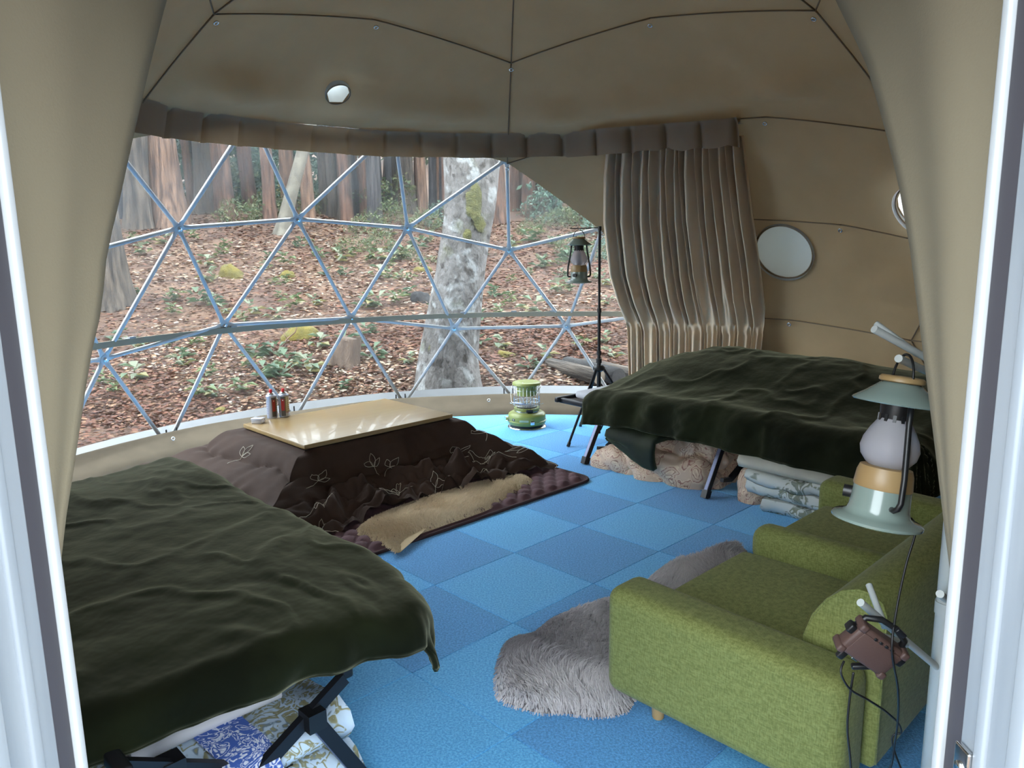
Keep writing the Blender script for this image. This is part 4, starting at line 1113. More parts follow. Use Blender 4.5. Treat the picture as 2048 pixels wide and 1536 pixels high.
# ---- things on the kotatsu
TZ = .023+.381
m_can = M('printed_steel_can', srgb(167, 170, 184), srgb(176, 177, 188), scale=20, rough=.3, metal=.35)
m_red = M('red_plastic', srgb(200, 26, 34), rough=.4)
m_redp = M('dark_red_print', srgb(150, 34, 26), rough=.35); m_gold = M('gold_print', srgb(150, 132, 84), rough=.35, metal=.2); m_whitep = M('cream_print', srgb(226, 220, 204), rough=.4)
m_greyp = M('grey_print', srgb(150, 154, 172), rough=.4); m_darkp = M('charcoal_print', srgb(66, 62, 58), rough=.35)
def patch(rad, a0, a1, z0, z1, name, mat, parent, n=8):
    return MB().lathe([(rad, z0), (rad, z1)], n, math.radians(a0), math.radians(a1)).build(name, mat, parent)
def can(label, loc, rz):
    t = thing('gas_canister', label, 'gas canister', loc, rz)
    MB().lathe([(0, 0), (.030, 0), (.0325, .003), (.033, .006), (.033, .138), (.034, .141), (.034, .145), (.031, .149), (.024, .153), (.020, .155), (0, .155)], 32).build('can_body', m_can, t, auto=40)
    MB().lathe([(.022, .154), (.0235, .158), (.020, .164), (.013, .166), (0, .166)], 24).build('valve_collar', m_steel, t, auto=40)
    MB().lathe([(.0095, .164), (.010, .167), (.010, .183), (.0085, .186), (0, .186)], 20).build('cap', m_red, t, auto=40)
    R0 = .0333
    patch(R0, -110, -60, .010, .136, 'charcoal_panel', m_darkp, t)
    patch(R0+.0003, -104, -66, .045, .122, 'red_panel', m_redp, t)
    # pennant head
    mb = MB(); mb.add([((R0+.0004)*math.cos(math.radians(a)), (R0+.0004)*math.sin(math.radians(a)), z) for a, z in ((-116, .137), (-54, .137), (-72, .118), (-98, .118))], [(0, 1, 2, 3)]); mb.build('red_pennant', m_redp, t)
    patch(R0+.0006, -90, -80, .110, .117, 'emblem', m_whitep, t, 3)
    patch(R0+.0002, -60, 0, .036, .136, 'gold_panel', m_gold, t)
    for i in range(7):
        for j in range(2): patch(R0+.0005, -48+j*26, -36+j*26, .043+i*.0132, .051+i*.0132, 'pictogram', m_whitep, t, 3)
    patch(R0+.0004, -60, 0, .030, .033, 'red_rule', m_redp, t)
    for i in range(6): patch(R0+.0002, -205, -150, .030+i*.015, .038+i*.015, 'text_block', m_greyp, t, 4)
    mb = MB(); mb.add([((R0+.0003)*math.cos(math.radians(a)), (R0+.0003)*math.sin(math.radians(a)), z) for a, z in ((-185, .118), (-165, .118), (-168, .128), (-175, .133), (-182, .128))], [(0, 1, 2, 3, 4)]); mb.build('flame_mark', m_gold, t)
    return t
ca = gp(545, 833, TZ); cb = gp(570, 829, TZ)
ca = gp(545, 835, TZ); 
can('steel gas canister with red cap, pale text side turned out, beside the small tin', (ca[0], ca[1], TZ), math.radians(38))
can('steel gas canister with red cap, rows of gold pictograms turned out', (ca[0]+.071, ca[1]+.028, TZ), math.radians(2))
bx = gp(517, 846, TZ)
t = thing('small_tin_box', 'small flat silver tin box with a dark mark on its lid on the kotatsu', 'box', (bx[0], bx[1], TZ), math.radians(-10))
m_tin = M('brushed_tin', srgb(176, 174, 179), rough=.35, metal=.5)
rbox('tin_body', (0, 0, .013), (.070, .052, .026), m_tin, t, bev=.004); rbox('lid', (0, 0, .029), (.074, .056, .012), m_tin, t, bev=.004)
rbox('printed_mark', (.002, .004, .0353), (.018, .009, .0008), m_darkp, t, bev=.0003)

# ---- paraffin heater
m_hgreen = M('apple_green_enamel', srgb(128, 136, 68), srgb(136, 145, 76), scale=6, rough=.4, coat=.1)
m_chrome = M('chrome', srgb(222, 224, 226), rough=.12, metal=1.0)
m_glass = M('heater_glass', (.95, .97, 1, 1), rough=.05)
_t = NT(m_glass); _tr = _t.new('ShaderNodeBsdfTransparent'); _mx = _t.new('ShaderNodeMixShader'); _mx.inputs['Fac'].default_value = .92
_t.link(_t.b.outputs['BSDF'], _mx.inputs[1]); _t.link(_tr.outputs[0], _mx.inputs[2]); _t.link(_mx.outputs[0], _t.n['Material Output'].inputs['Surface'])
hg = gp(1054, 852)
ht = thing('paraffin_heater', 'apple green paraffin heater with round tank and wire guard by the window', 'heater', (hg[0], hg[1], 0), math.radians(-8))
MB().lathe([(0, .012), (.148, .012), (.158, .006), (.160, .002), (.156, 0), (0, 0)], 48).build('base_tray', m_chrome, ht, auto=40)
MB().lathe([(0, .012), (.140, .012), (.142, .030), (0, .030)], 48).build('base_recess', m_blackmetal, ht, auto=40)
tank = MB().lathe([(0, .028), (.148, .028), (.154, .034), (.156, .046), (.162, .052), (.162, .058), (.155, .062), (.155, .098), (.150, .112), (.132, .124), (.110, .130), (0, .132)], 64).build('tank', m_hgreen, ht, auto=50)
MB().lathe([(0, .130), (.098, .130), (.102, .136), (.100, .142), (.100, .150), (.106, .152), (.106, .160), (.098, .163), (0, .163)], 48).build('burner_collar', m_hgreen, ht, auto=40)
MB().lathe([(.1035, .132), (.1045, .136), (.1035, .140)], 48).build('collar_trim', m_chrome, ht)
MB().lathe([(0, .163), (.085, .163), (.085, .170), (.06, .174), (0, .176)], 40).build('burner', m_blackmetal, ht, auto=40)
MB().lathe([(.052, .170), (.054, .18), (.054, .29), (.052, .296)], 32).build('glass_chimney', m_glass, ht)
MB().lathe([(.070, .262), (.080, .264), (.082, .345), (.070, .352), (.0, .352)], 40).build('inner_drum', m_hgreen, ht, auto=50)
for k in range(18):
    a = 2*math.pi*k/18; c = (.0825*math.cos(a), .0825*math.sin(a), .332)
    o = MB().lathe([(0, .001), (.004, .001), (.004, 0), (0, 0)], 8).build('vent_hole', m_steel, ht); o.location = c; o.rotation_mode = 'QUATERNION'; o.rotation_quaternion = Vector((c[0], c[1], 0)).to_track_quat('Z', 'Y')
MB().lathe([(0, .376), (.06, .378), (.100, .376), (.112, .372), (.116, .366), (.116, .352), (.110, .350), (0, .351)], 56).build('top_plate', m_hgreen, ht, auto=50)
for k in range(5):
    a = math.radians(40+72*k); MB().lathe([(0, .0), (.005, 0), (.005, .0015), (0, .0015)], 8, c=(.08*math.cos(a), .08*math.sin(a), .377)).build('top_screw', m_chrome, ht)
mb = MB()
for z in (.185, .215, .312): mb.tube([(.106*math.cos(t), .106*math.sin(t), z) for t in np.linspace(0, 2*math.pi, 49)[:-1]], .0016, 5, closed=True)
g_o = mb.build('guard_hoops', m_chrome, ht)
wire_me = None
for k in range(22):
    a = 2*math.pi*k/22
    if wire_me is None:
        o = MB().tube([(0, 0, .158), (0, 0, .355)], .0016, 5).build('guard_wire', m_chrome, ht); wire_me = o.data
    else:
        o = bpy.data.objects.new('guard_wire', wire_me); COL.objects.link(o); o.parent = ht
    o.location = (.107*math.cos(a), .107*math.sin(a), 0)
MB().tube([(-.118, 0, .345), (-.128, -.03, .30), (-.112, -.10, .225), (-.10, -.112, .22), (.02, -.140, .212), (.035, -.138, .22), (.118, -.02, .335), (.118, 0, .35)], .0022, 6).build('carry_handle', m_chrome, ht)
MB().tube([(-.085, -.118, .219), (.01, -.139, .213)], .006, 8).build('handle_grip', M('pale_blue_grip', srgb(170, 178, 200), rough=.4), ht)
for sx in (-1, 1): MB().tube([(sx*.10, -.02, .185), (sx*.135, -.03, .20), (sx*.14, .0, .195), (sx*.105, .02, .18)], .002, 5).build('guard_clip', m_chrome, ht)
rbox('ignition_slot', (.035, -.105, .148), (.055, .02, .022), m_black, ht, bev=.003, rot=(0, 0, .25))
rbox('name_plate', (-.005, -.1555, .074), (.075, .003, .017), M('silver_plate', srgb(170, 178, 150), rough=.35, metal=.4), ht, bev=.001)
gq = rbox('fuel_gauge', (-.095, -.123, .079), (.030, .004, .020), m_darkp, ht, bev=.002, rot=(0, 0, -.66))
rbox('gauge_mark', (.002, -.0022, .0), (.012, .001, .004), m_whitep, gq, bev=.0003, rot=(0, .6, 0))
MB().tube([(-.150, -.06, .075), (-.172, -.075, .078)], [.016, .018], 14).build('wick_knob', m_chrome, ht, auto=40)
rbox('filler_latch', (.062, -.146, .058), (.034, .014, .030), m_chrome, ht, bev=.003, rot=(0, 0, .4))
rbox('latch_plate', (.062, -.143, .082), (.036, .012, .016), m_hgreen, ht, bev=.003, rot=(0, 0, .4))

# ---- lanterns
m_sage = M('sage_green_enamel', srgb(119, 133, 127), srgb(125, 140, 133), scale=5, rough=.22, coat=.5)
m_bamboo = M('bamboo_wood', srgb(162, 136, 96), srgb(149, 120, 80), scale=5, rough=.4, stretch=(1, 1, .12), detail=6)
m_frost = M('frosted_glass', srgb(205, 201, 207), rough=.35, trans=.55); NT(m_frost).b.inputs['IOR'].default_value = 1.15
def lantern(label, loc, rz=0, sc=1.0, tiltv=None):
    t = thing('camp_lantern', label, 'lantern', loc, rz)
    P_ = lambda name, prof, mat, n=40: MB().lathe([(r*sc, z*sc) for r, z in prof], n).build(name, mat, t, auto=45)
    P_('base', [(0, 0), (.074, 0), (.081, .003), (.0815, .008), (.077, .012), (.064, .0155), (.0565, .021), (.0535, .032), (.051, .070), (0, .070)], m_sage)
    P_('wood_ring', [(.0515, .070), (.0525, .072), (.050, .098), (.046, .110), (.036, .112), (0, .112)], m_bamboo)
    P_('globe', [(.030, .110), (.038, .116), (.049, .130), (.0525, .146), (.049, .163), (.040, .182), (.030, .198), (.025, .206)], m_frost)
    P_('led_core', [(0, .112), (.012, .112), (.012, .170), (.008, .178), (0, .180)], m_whitep, 16)
    P_('collar', [(0, .200), (.026, .200), (.0275, .204), (.030, .236), (0, .238)], m_black)
    for k in range(12):
        a = 2*math.pi*k/12
        o = MB().box((0, 0, 0), (.005*sc, .006*sc, .016*sc)).build('collar_fin', m_black, t, smooth=False); o.location = (.0275*math.cos(a)*sc, .0275*math.sin(a)*sc, .203*sc); o.rotation_euler = (0, 0, a)
    P_('shade', [(.028, .236), (.079, .232), (.081, .234), (.079, .237), (.060, .250), (.038, .268), (.030, .274), (0, .274)], m_sage)
    P_('wood_cap', [(.036, .272), (.040, .274), (.040, .280), (.036, .284), (0, .285)], m_bamboo)
    for s in (-1, 1):
        pts = [(s*.050, -.004, .040), (s*.062, -.006, .040), (s*.069, -.003, .045), (s*.071, 0, .056), (s*.068, 0, .10), (s*.050, 0, .20), (s*.046, 0, .243)]
        MB().tube([(x*sc, y*sc, z*sc) for x, y, z in pts], .0055*sc, 8).build('side_bar', m_black, t)
    o = MB().tube([(0, 0, 0), (0, -.016*sc, 0)], .012*sc, 16).build('dimmer_knob', m_black, t, auto=40); o.location = (-.026*sc, -.043*sc, .050*sc); o.rotation_euler = (0, 0, -.54)
    pts = [(.036*math.cos(a), 0, .276+.050*math.sin(a)) for a in np.linspace(0, math.pi, 15)]
    MB().tube([(x*sc, y*sc, z*sc) for x, y, z in pts], .0026*sc, 6).build('bail_handle', m_black, t)
    return t

# lantern stand (tripod) by the window
LSY = 5.78; ls = aty(1198, 700, LSY)
st = thing('lantern_stand', 'black tripod lantern stand by the window beside the cot end', 'stand', (ls[0], LSY, 0))
MB().tube([(0, 0, .03), (0, 0, .60)], .016, 12).tube([(0, 0, .58), (0, 0, 1.0)], .0125, 12).tube([(0, 0, .98), (0, 0, 1.60)], .010, 12).build('pole', m_blackmetal, st, auto=40)
for z, r in ((.60, .022), (.66, .018), (.985, .017), (1.59, .014)):
    MB().tube([(0, 0, z-.016), (0, 0, z+.016)], r, 14).build('collar', m_black, st, auto=40)
MB().lathe([(0, .515), (.022, .515), (.045, .53), (.045, .55), (.03, .565), (0, .565)], 14).build('leg_crown', m_black, st, auto=40)
f0 = gp(1137, 893); fa = math.atan2(f0[1]-LSY, f0[0]-ls[0]); fr = math.hypot(f0[1]-LSY, f0[0]-ls[0])
for k in range(3):
    a = fa+k*2*math.pi/3; c, s = math.cos(a), math.sin(a)
    lg = MB().tube([(.035*c, .035*s, .54), (fr*c, fr*s, .014)], .0095, 8).build('leg', m_blackmetal, st, auto=40)
    MB().tube([((fr-.012)*c, (fr-.012)*s, .03), ((fr+.006)*c, (fr+.006)*s, .0)], .013, 8).build('foot', m_black, lg)
    MB().tube([(.014*c, .014*s, .055), (.165*c*fr/.42, .165*s*fr/.42, .34)], .006, 6).build('brace', m_blackmetal, st)
tipx = aty(1143, 459, LSY)
MB().tube([(0, 0, 1.595), (tipx[0]-ls[0]-.008, 0, 1.592), (tipx[0]-ls[0]-.012, 0, 1.60)], .0035, 8).build('hanger_arm', m_blackmetal, st)
lk = aty(1158, 466, LSY)
hk = thing('s_hook', 'thin wire s-hook over the arm of the black lantern stand', 'hook', (lk[0], LSY, 1.590))
MB().tube([(.012*math.cos(a), 0, .036+.012*math.sin(a)) for a in np.linspace(-.9, math.pi, 10)]+[(-.006, 0, .012), (.008, 0, 0)]+[(.010*math.cos(a), 0, -.010+.010*math.sin(a)) for a in np.linspace(.8, -math.pi, 10)], .0016, 6).build('wire', m_steel, hk)
FSC = 1.20
lantern('sage lantern with wood trim hanging from the black tripod stand by the window', (lk[0], LSY, 1.600-.02-.324*FSC), 0, FSC)

# ---- white coat stand behind the sofa, with lantern and power bank
m_cwhite = M('white_lacquered_wood', srgb(179, 183, 181), rough=.35)
CY = 1.33; cp0 = aty(1889, 1250, CY)
cs = thing('coat_stand', 'white branch-shaped coat stand behind the sofa by the doorway', 'coat stand', (cp0[0], CY, 0))
co = np.array([cp0[0], CY, 0])
MB().tube([(0, 0, .01), (0, 0, 1.72)], .0175, 20).build('pole', m_cwhite, cs)
MB().lathe([(0, .018), (.15, .014), (.165, .008), (.165, 0), (0, 0)], 40).build('foot_disc', m_cwhite, cs, auto=40)
def rod(p, q, r=.0062, nm='branch'):
    return MB().tube([np.array(p)-co, np.array(q)-co], r, 12).build(nm, m_cwhite, cs, auto=40)
zc = lambda x, y: aty(x, y, CY)
rod(zc(1885, 762)*[0, 1, 1]+[cp0[0], 0, 0], aty(1748, 658, 1.26), .0066)
rod(aty(1835, 708, 1.30), aty(1752, 648, 1.37), .0060)
rod(aty(1852, 742, 1.31), aty(1797, 717, 1.23), .0066)
rod(zc(1866, 1340)*[0, 1, 1]+[cp0[0], 0, 0], aty(1721, 1205, 1.20), .0068)
rod(aty(1812, 1288, 1.275), aty(1766, 1274, 1.20), .0066)
rod(aty(1770, 1255, 1.26), aty(1738, 1170, 1.34), .0060)
rod(zc(1895, 1200)*[0, 1, 1]+[cp0[0], 0, 0], aty(1880, 1188, 1.27), .0070)
cl = MB().tube([(0, 0, -.012), (0, 0, .012)], .0195, 20).build('pole_joint', m_cwhite, cs, auto=40); cl.location = (0, 0, float(zc(1870, 1215)[2]))
lb = aty(1752, 1046, 1.215); lt_ = aty(1806, 752, 1.235); ax = (lt_-lb); Lh = np.linalg.norm(ax)
ln = lantern('sage lantern with wood trim and frosted globe hanging from the white coat stand', tuple(lb), 0, Lh/.285)
ln.rotation_mode = 'QUATERNION'; ln.rotation_quaternion = Vector(tuple(ax)).to_track_quat('Z', 'Y') @ Matrix.Rotation(math.radians(180-28), 3, 'Z').to_quaternion()
# power bank
m_pb = M('cocoa_brown_plastic', srgb(81, 60, 54), srgb(77, 56, 51), scale=8, rough=.55, bump=.1, bscale=500)
pbc = aty(1741, 1294, 1.17)
pb = thing('power_bank', 'cocoa brown rugged power bank hung by a black strap from a lower coat stand branch', 'power bank', tuple(pbc)); pb.rotation_euler = (math.radians(14), math.radians(36), 0)
W_, H_, D_ = .094, .060, .028
rbox('case', (0, 0, 0), (W_, D_, H_), m_pb, pb, bev=.006, seg=3)
rbox('front_panel', (0, -D_/2-.0006, -.002), (W_*.80, .002, H_*.78), m_pb, pb, bev=.0009)
for sx in (-1, 1):
    for sz in (-1, 1):
        cb_ = rbox('corner_guard', (sx*(W_/2-.004), -.001, sz*(H_/2-.004)), (.014, D_+.004, .014), m_pb, pb, bev=.004)
        MB().tube([(0, -.0155, 0), (0, -.0140, 0)], .0028, 10).build('screw', m_steel, cb_)
for k in range(4): rbox('button', (-.016+k*.0115, -D_/2-.0012, .0225), (.006, .002, .005), m_black, pb, bev=.0009)
rbox('usb_port', (-.008, -.004, -H_/2-.001), (.012, .010, .004), m_steel, pb, bev=.0008)
for sx in (-1, 1): rbox('strap_lug', (sx*(W_/2+.005), 0, .010), (.012, .018, .016), m_black, pb, bev=.003)
MB().tube([(-.046, .004, .012), (-.042, .006, .036), (-.022, .004, .050), (.006, .002, .052), (.034, .004, .042), (.045, .004, .012)], .0055, 8).build('strap', m_black, pb)
rbox('strap_buckle', (.012, -.004, .053), (.020, .008, .008), m_blackmetal, pb, bev=.002, rot=(0, .1, 0))
rbox('plug', (-.026, -.002, -H_/2-.009), (.013, .010, .018), m_black, pb, bev=.003)
rbox('plug', (.014, -.004, -H_/2-.006), (.034, .011, .009), m_black, pb, bev=.003, rot=(0, -.75, 0))
def cable(label, pts, r=.0019):
    P = np.array(pts); t = np.linspace(0, len(P)-1, len(P)*8); k = np.arange(len(P))
    # Catmull-Rom through the points
    out = []
    for q in t:
        i = min(int(q), len(P)-2); f = q-i; p0, p1, p2, p3 = P[max(i-1, 0)], P[i], P[i+1], P[min(i+2, len(P)-1)]
        out.append(.5*((2*p1)+(-p0+p2)*f+(2*p0-5*p1+4*p2-p3)*f*f+(-p0+3*p1-3*p2+p3)*f**3))
    o = MB().tube(out, r, 6).build('power_cable', m_black); tag(o, label, 'cable'); return o
cable('thin black cable running down from the lantern on the coat stand', [aty(1822, 1036, 1.215), aty(1832, 1060, 1.215), aty(1812, 1130, 1.2), aty(1793, 1220, 1.17), aty(1784, 1300, 1.145), aty(1796, 1380, 1.17), aty(1795, 1450, 1.2), aty(1785, 1520, 1.22), aty(1778, 1640, 1.25), [.93, 1.30, .002]])
cable('black charging cable looping from the end of the brown power bank', [aty(1688, 1322, 1.17), aty(1682, 1345, 1.16), aty(1700, 1378, 1.16), aty(1740, 1402, 1.17), aty(1780, 1430, 1.20), aty(1803, 1462, 1.23), aty(1803, 1540, 1.24), [.97, 1.22, .002]])
cable('black cable hanging straight down from the side plug of the power bank', [aty(1707, 1345, 1.165), aty(1699, 1400, 1.165), aty(1695, 1460, 1.165), aty(1702, 1540, 1.165), aty(1706, 1700, 1.17), [.84, 1.12, .002]])

# ================================================================ forest outside
OD = .34
def osr(r, g, b):
    c = srgb(r, g, b); return (c[0]*OD, c[1]*OD, c[2]*OD, 1.0)
def terr(x, y):
    x = np.asarray(x, float); y = np.asarray(y, float)
    r = np.hypot(x-DC[0], y-DC[1]); s = np.clip(y-7.2, 0, 60)
    base = -.16+.165*s+.0012*s*s*.6
    base = base+.05*fbm(x*.5, y*.5, 0, 50, 3)*sstep(3.6, 5.5, r)+.25*vnoise(x*.12, y*.12, 0, 52)*sstep(8, 16, y)
    return base-.03*(r < 3.6)
def hit(x, y):
    d = ray(x, y); d = d/d[1]; Y = 7.4; 
    while Y < 70:
        p = CP+d*Y
        if p[2] <= float(terr(p[0], p[1])): return p
        Y += .04
    return CP+d*40
gx = np.concatenate([np.linspace(-60, -12, 25), np.linspace(-11.5, 11.5, 120), np.linspace(12, 60, 25)]); gy = np.concatenate([np.linspace(-40, 6, 40), np.linspace(6.3, 24, 130), np.linspace(25, 70, 30)])
X, Y = np.meshgrid(gx, gy, indexing='ij'); m_ground = M('forest_floor', osr(104, 70, 50), osr(150, 112, 84), scale=2.2, rough=.95, bump=.6, bscale=14, detail=8, bdist=.05)
gr = MB().grid(np.stack([X, Y, terr(X, Y)], 2)).build('forest_ground', m_ground); tag(gr, kind='structure')
m_leaf = tinted('fallen_leaves', rough=.8, transl=.15)
rs = np.random.RandomState(2)
n = 110000
dist = 7.0+14*rs.uniform(0, 1, n)**1.5; ang = rs.uniform(-.85, .42, n)
lx = dist*np.tan(ang); ly = dist
k_ = n//6; az_ = np.radians(rs.uniform(60, 200, k_)); rr0 = rs.uniform(3.5, 6.5, k_); lx[:k_] = DC[0]+rr0*np.cos(az_); ly[:k_] = DC[1]+rr0*np.sin(az_); dist[:k_] = np.hypot(lx[:k_], ly[:k_])
ok = np.hypot(lx-DC[0], ly-DC[1]) > 3.55; lx, ly, dist = lx[ok], ly[ok], dist[ok]; n = len(lx)
sz = rs.uniform(.015, .042, n)*(.6+dist/16); a = rs.uniform(0, 6.28, n); tl = rs.normal(0, .5, n)
ux = np.stack([np.cos(a), np.sin(a), .35*np.sin(tl)], 1); uy = np.stack([-np.sin(a), np.cos(a), .45*np.cos(tl)*rs.choice([-1, 1], n)], 1)
c = np.stack([lx, ly, terr(lx, ly)+.012+rs.uniform(0, .03, n)], 1)
lw = rs.uniform(.18, .6, n)
V = np.stack([c-ux*sz[:, None], c-uy*(sz*lw)[:, None]+ux*(sz*.1)[:, None], c+ux*sz[:, None], c+uy*(sz*lw)[:, None]], 1).reshape(-1, 3)
pal = np.array([osr(128, 74, 50)[:3], osr(150, 92, 62)[:3], osr(112, 74, 56)[:3], osr(178, 132, 96)[:3], osr(206, 176, 144)[:3], osr(222, 204, 180)[:3], osr(96, 62, 46)[:3]])
pw = fbm(lx*.5, ly*.5, 0, 61, 3)
pi = np.where(pw > .15, rs.choice([0, 1, 0, 2, 3, 6, 1], n), rs.choice([0, 1, 2, 3, 4, 5, 3, 6], n))
colr = np.repeat(pal[pi]*rs.uniform(.75, 1.2, (n, 1)), 4, 0)
ll = raw('leaf_litter', V, np.arange(n*4).reshape(-1, 4), m_leaf, None, False, colr)
tag(ll, 'fallen brown leaves and needles covering the forest floor outside', 'leaves', kind='stuff')

# trees
m_barkr = M('red_brown_cedar_bark', osr(74, 52, 44), osr(150, 112, 92), scale=5, rough=.95, bump=.8, bscale=9, stretch=(3, 3, .35), bdist=.05, detail=8)
m_barkg = M('grey_brown_bark', osr(66, 58, 52), osr(134, 120, 106), scale=5, rough=.95, bump=.8, bscale=9, stretch=(3, 3, .35), bdist=.05, detail=8)
m_barkd = M('dark_blue_grey_bark', osr(46, 45, 50), osr(100, 94, 94), scale=5, rough=.95, bump=.7, bscale=9, stretch=(3, 3, .35), bdist=.05)
m_pale = M('pale_smooth_bark', osr(132, 124, 110), osr(172, 164, 146), scale=6, rough=.9, bump=.5, bscale=14, bdist=.03, detail=8)
m_barky = M('warm_brown_bark', osr(92, 66, 52), osr(176, 138, 112), scale=5, rough=.95, bump=.8, bscale=9, stretch=(3, 3, .35), bdist=.05, detail=8)
def trunk_mesh(path, radii, mat, name, seed, flare=.35, n=22, m=46, parent=None, groove=.05):
    path = np.array(path, float); k = np.linspace(0, len(path)-1, m); ctr = np.stack([np.interp(k, range(len(path)), path[:, i]) for i in range(3)], 1)
    for _ in range(6): ctr[1:-1] = (ctr[:-2]+ctr[2:]+2*ctr[1:-1])/4
    rd = np.interp(k, range(len(path)), radii); h = ctr[:, 2]-ctr[0, 2]; G = []
    for i in range(m):
        t = np.linspace(0, 2*math.pi, n+1); fl = flare*math.exp(-h[i]/(rd[0]*1.6))
        lob = 1+fl*(1+.6*np.sin(3*t+seed)+.35*np.sin(5*t+seed*2))+groove*vnoise(np.cos(t)*3+seed, np.sin(t)*3, h[i]*.6, seed)+groove*.6*vnoise(np.cos(t)*8, np.sin(t)*8+seed, h[i]*1.5, seed+4)
        lob[-1] = lob[0]
        G.append(np.stack([ctr[i, 0]+rd[i]*lob*np.cos(t), ctr[i, 1]+rd[i]*lob*np.sin(t), np.full(n+1, ctr[i, 2])], 1))
    return MB().grid(np.array(G)).build(name, mat, parent)

# the big pale trunk in front of the window
m_big = M('pale_lichen_bark', osr(124, 118, 112), osr(170, 164, 160), scale=9, rough=.9, bump=.9, bscale=24, stretch=(1.4, 1.4, .7), detail=8, lo=.35, hi=.66, bdist=.03)
t = NT(m_big); src = t.b.inputs['Base Color'].links[0].from_socket
tc = t.new('ShaderNodeTexCoord')
def blob_layer(src, sc, lo, hi, colr, dt=4):
    nz = t.new('ShaderNodeTexNoise'); nz.inputs['Scale'].default_value = sc; nz.inputs['Detail'].default_value = dt; t.link(tc.outputs['Object'], nz.inputs['Vector'])
    rp = t.new('ShaderNodeValToRGB'); rp.color_ramp.elements[0].position = lo; rp.color_ramp.elements[1].position = hi; t.link(nz.outputs['Fac'], rp.inputs['Fac'])
    mx = t.new('ShaderNodeMixRGB'); t.link(rp.outputs['Color'], mx.inputs['Fac']); t.link(src, mx.inputs[1]); mx.inputs[2].default_value = colr; return mx.outputs['Color']
src = blob_layer(src, 9, .55, .63, osr(88, 80, 72), 12)
src = blob_layer(src, 6.5, .55, .64, osr(206, 208, 206), 12)
src = blob_layer(src, 3.2, .60, .70, osr(120, 118, 84), 10)
t.link(src, t.b.inputs['Base Color'])
m_moss = M('yellow_green_moss', osr(92, 94, 44), osr(146, 142, 84), scale=14, rough=.95, bump=.8, bscale=60, bdist=.02)
bb_ = hit(893, 782); by = bb_[1]
def at_(x, y): return aty(x, y, by)
bigt = thing('lichen_tree', 'stout pale grey leaning tree with lichen and moss patches just outside the window', 'tree', tuple(bb_-np.array([0, 0, .1])))
b0 = bb_-np.array([0, 0, .1])
path = [at_(895, 800)-b0, at_(893, 720)-b0, at_(905, 640)-b0, at_(922, 540)-b0, at_(940, 420)-b0, at_(945, 310)-b0, at_(950, 100)-b0, at_(960, -400)-b0]
pxr = by/F
trunk_mesh(path, [62*pxr, 56*pxr, 52*pxr, 46*pxr, 48*pxr, 54*pxr, 52*pxr, 40*pxr], m_big, 'trunk', 3, flare=.22, n=48, m=90, parent=bigt, groove=.09)
trunk_mesh([at_(925, 380)-b0, at_(975, 330)-b0, at_(1010, 200)-b0, at_(1060, -200)-b0], [30*pxr, 28*pxr, 26*pxr, 20*pxr], m_big, 'fork_branch', 9, flare=0, n=28, m=40, parent=bigt, groove=.08)
def moss_patch(px, py, rx, ry, seed):
    G = []
    c_ = at_(px, py); 
    for i in range(9):
        q = i/8; row = []
        for a in np.linspace(0, 2*math.pi, 25):
            k = q*(1+.25*float(vnoise(math.cos(a)*2, math.sin(a)*2, seed, 3)))
            cx = rx*k*math.cos(a); cz = ry*k*math.sin(a)
            # lie on the trunk front: cylinder around the trunk axis
            X_ = c_[0]+cx; Z_ = c_[2]+cz
            hh = Z_-b0[2]; zz_ = np.array([p[2] for p in path]); ax_ = np.interp(hh, zz_, [p[0] for p in path])+b0[0]; R_ = np.interp(hh, zz_, [62*pxr, 56*pxr, 52*pxr, 46*pxr, 48*pxr, 54*pxr, 52*pxr, 40*pxr])
            dx = np.clip(X_-ax_, -R_*.98, R_*.98); dep = math.sqrt(max(R_*R_-dx*dx, 0))*1.05+.012*(1-q*q)
            row.append((ax_+dx-b0[0], by-dep-b0[1], hh))
        G.append(row)
    MB().grid(np.array(G)).build('moss_patch', m_moss, bigt)
moss_patch(950, 408, .075, .17, 3); moss_patch(962, 450, .05, .09, 5); moss_patch(938, 470, .04, .06, 8); moss_patch(858, 690, .05, .16, 6); moss_patch(835, 760, .06, .14, 9)

trees = [  # px, base py, width px, bark, lean px over 300 px, label
 (232, 612, 58, m_barkg, -14, 'thick grey-brown trunk with flared roots at the leaf slope, left of the mossy mounds'),
 (340, 452, 62, m_barky, -10, 'broad warm orange-lit trunk close behind the leaf slope'),  # warm light on this trunk is put into its brown bark colour
 (288, 448, 52, m_barkd, 4, 'dark trunk standing against the broad orange-lit one'),
 (418, 425, 44, m_barkg, 2, 'straight grey trunk right beside the orange-lit one'),
 (562, 468, 26, m_pale, 110, 'pale slender trunk leaning strongly across the others'),
 (690, 428, 52, m_barkd, 0, 'dark blue-grey trunk behind the leaning pale one'),
]
trn = random.Random(6)
for px, py, wpx, mt, lean, lab in trees:
    b = hit(px, py); b[2] -= .1; y = b[1]; r0 = wpx/2/F*y
    t = thing('forest_tree', lab, 'tree', tuple(b), 0)
    hgt = 9.0; lx_ = lean/300*hgt
    trunk_mesh([(0, 0, 0), (lx_*.08, 0, hgt*.1), (lx_*.35, 0, hgt*.38), (lx_, .1, hgt)], [r0*1.1, r0*1.0, r0*.92, r0*.7], mt, 'trunk', trn.randint(1, 90), flare=.4, parent=t)
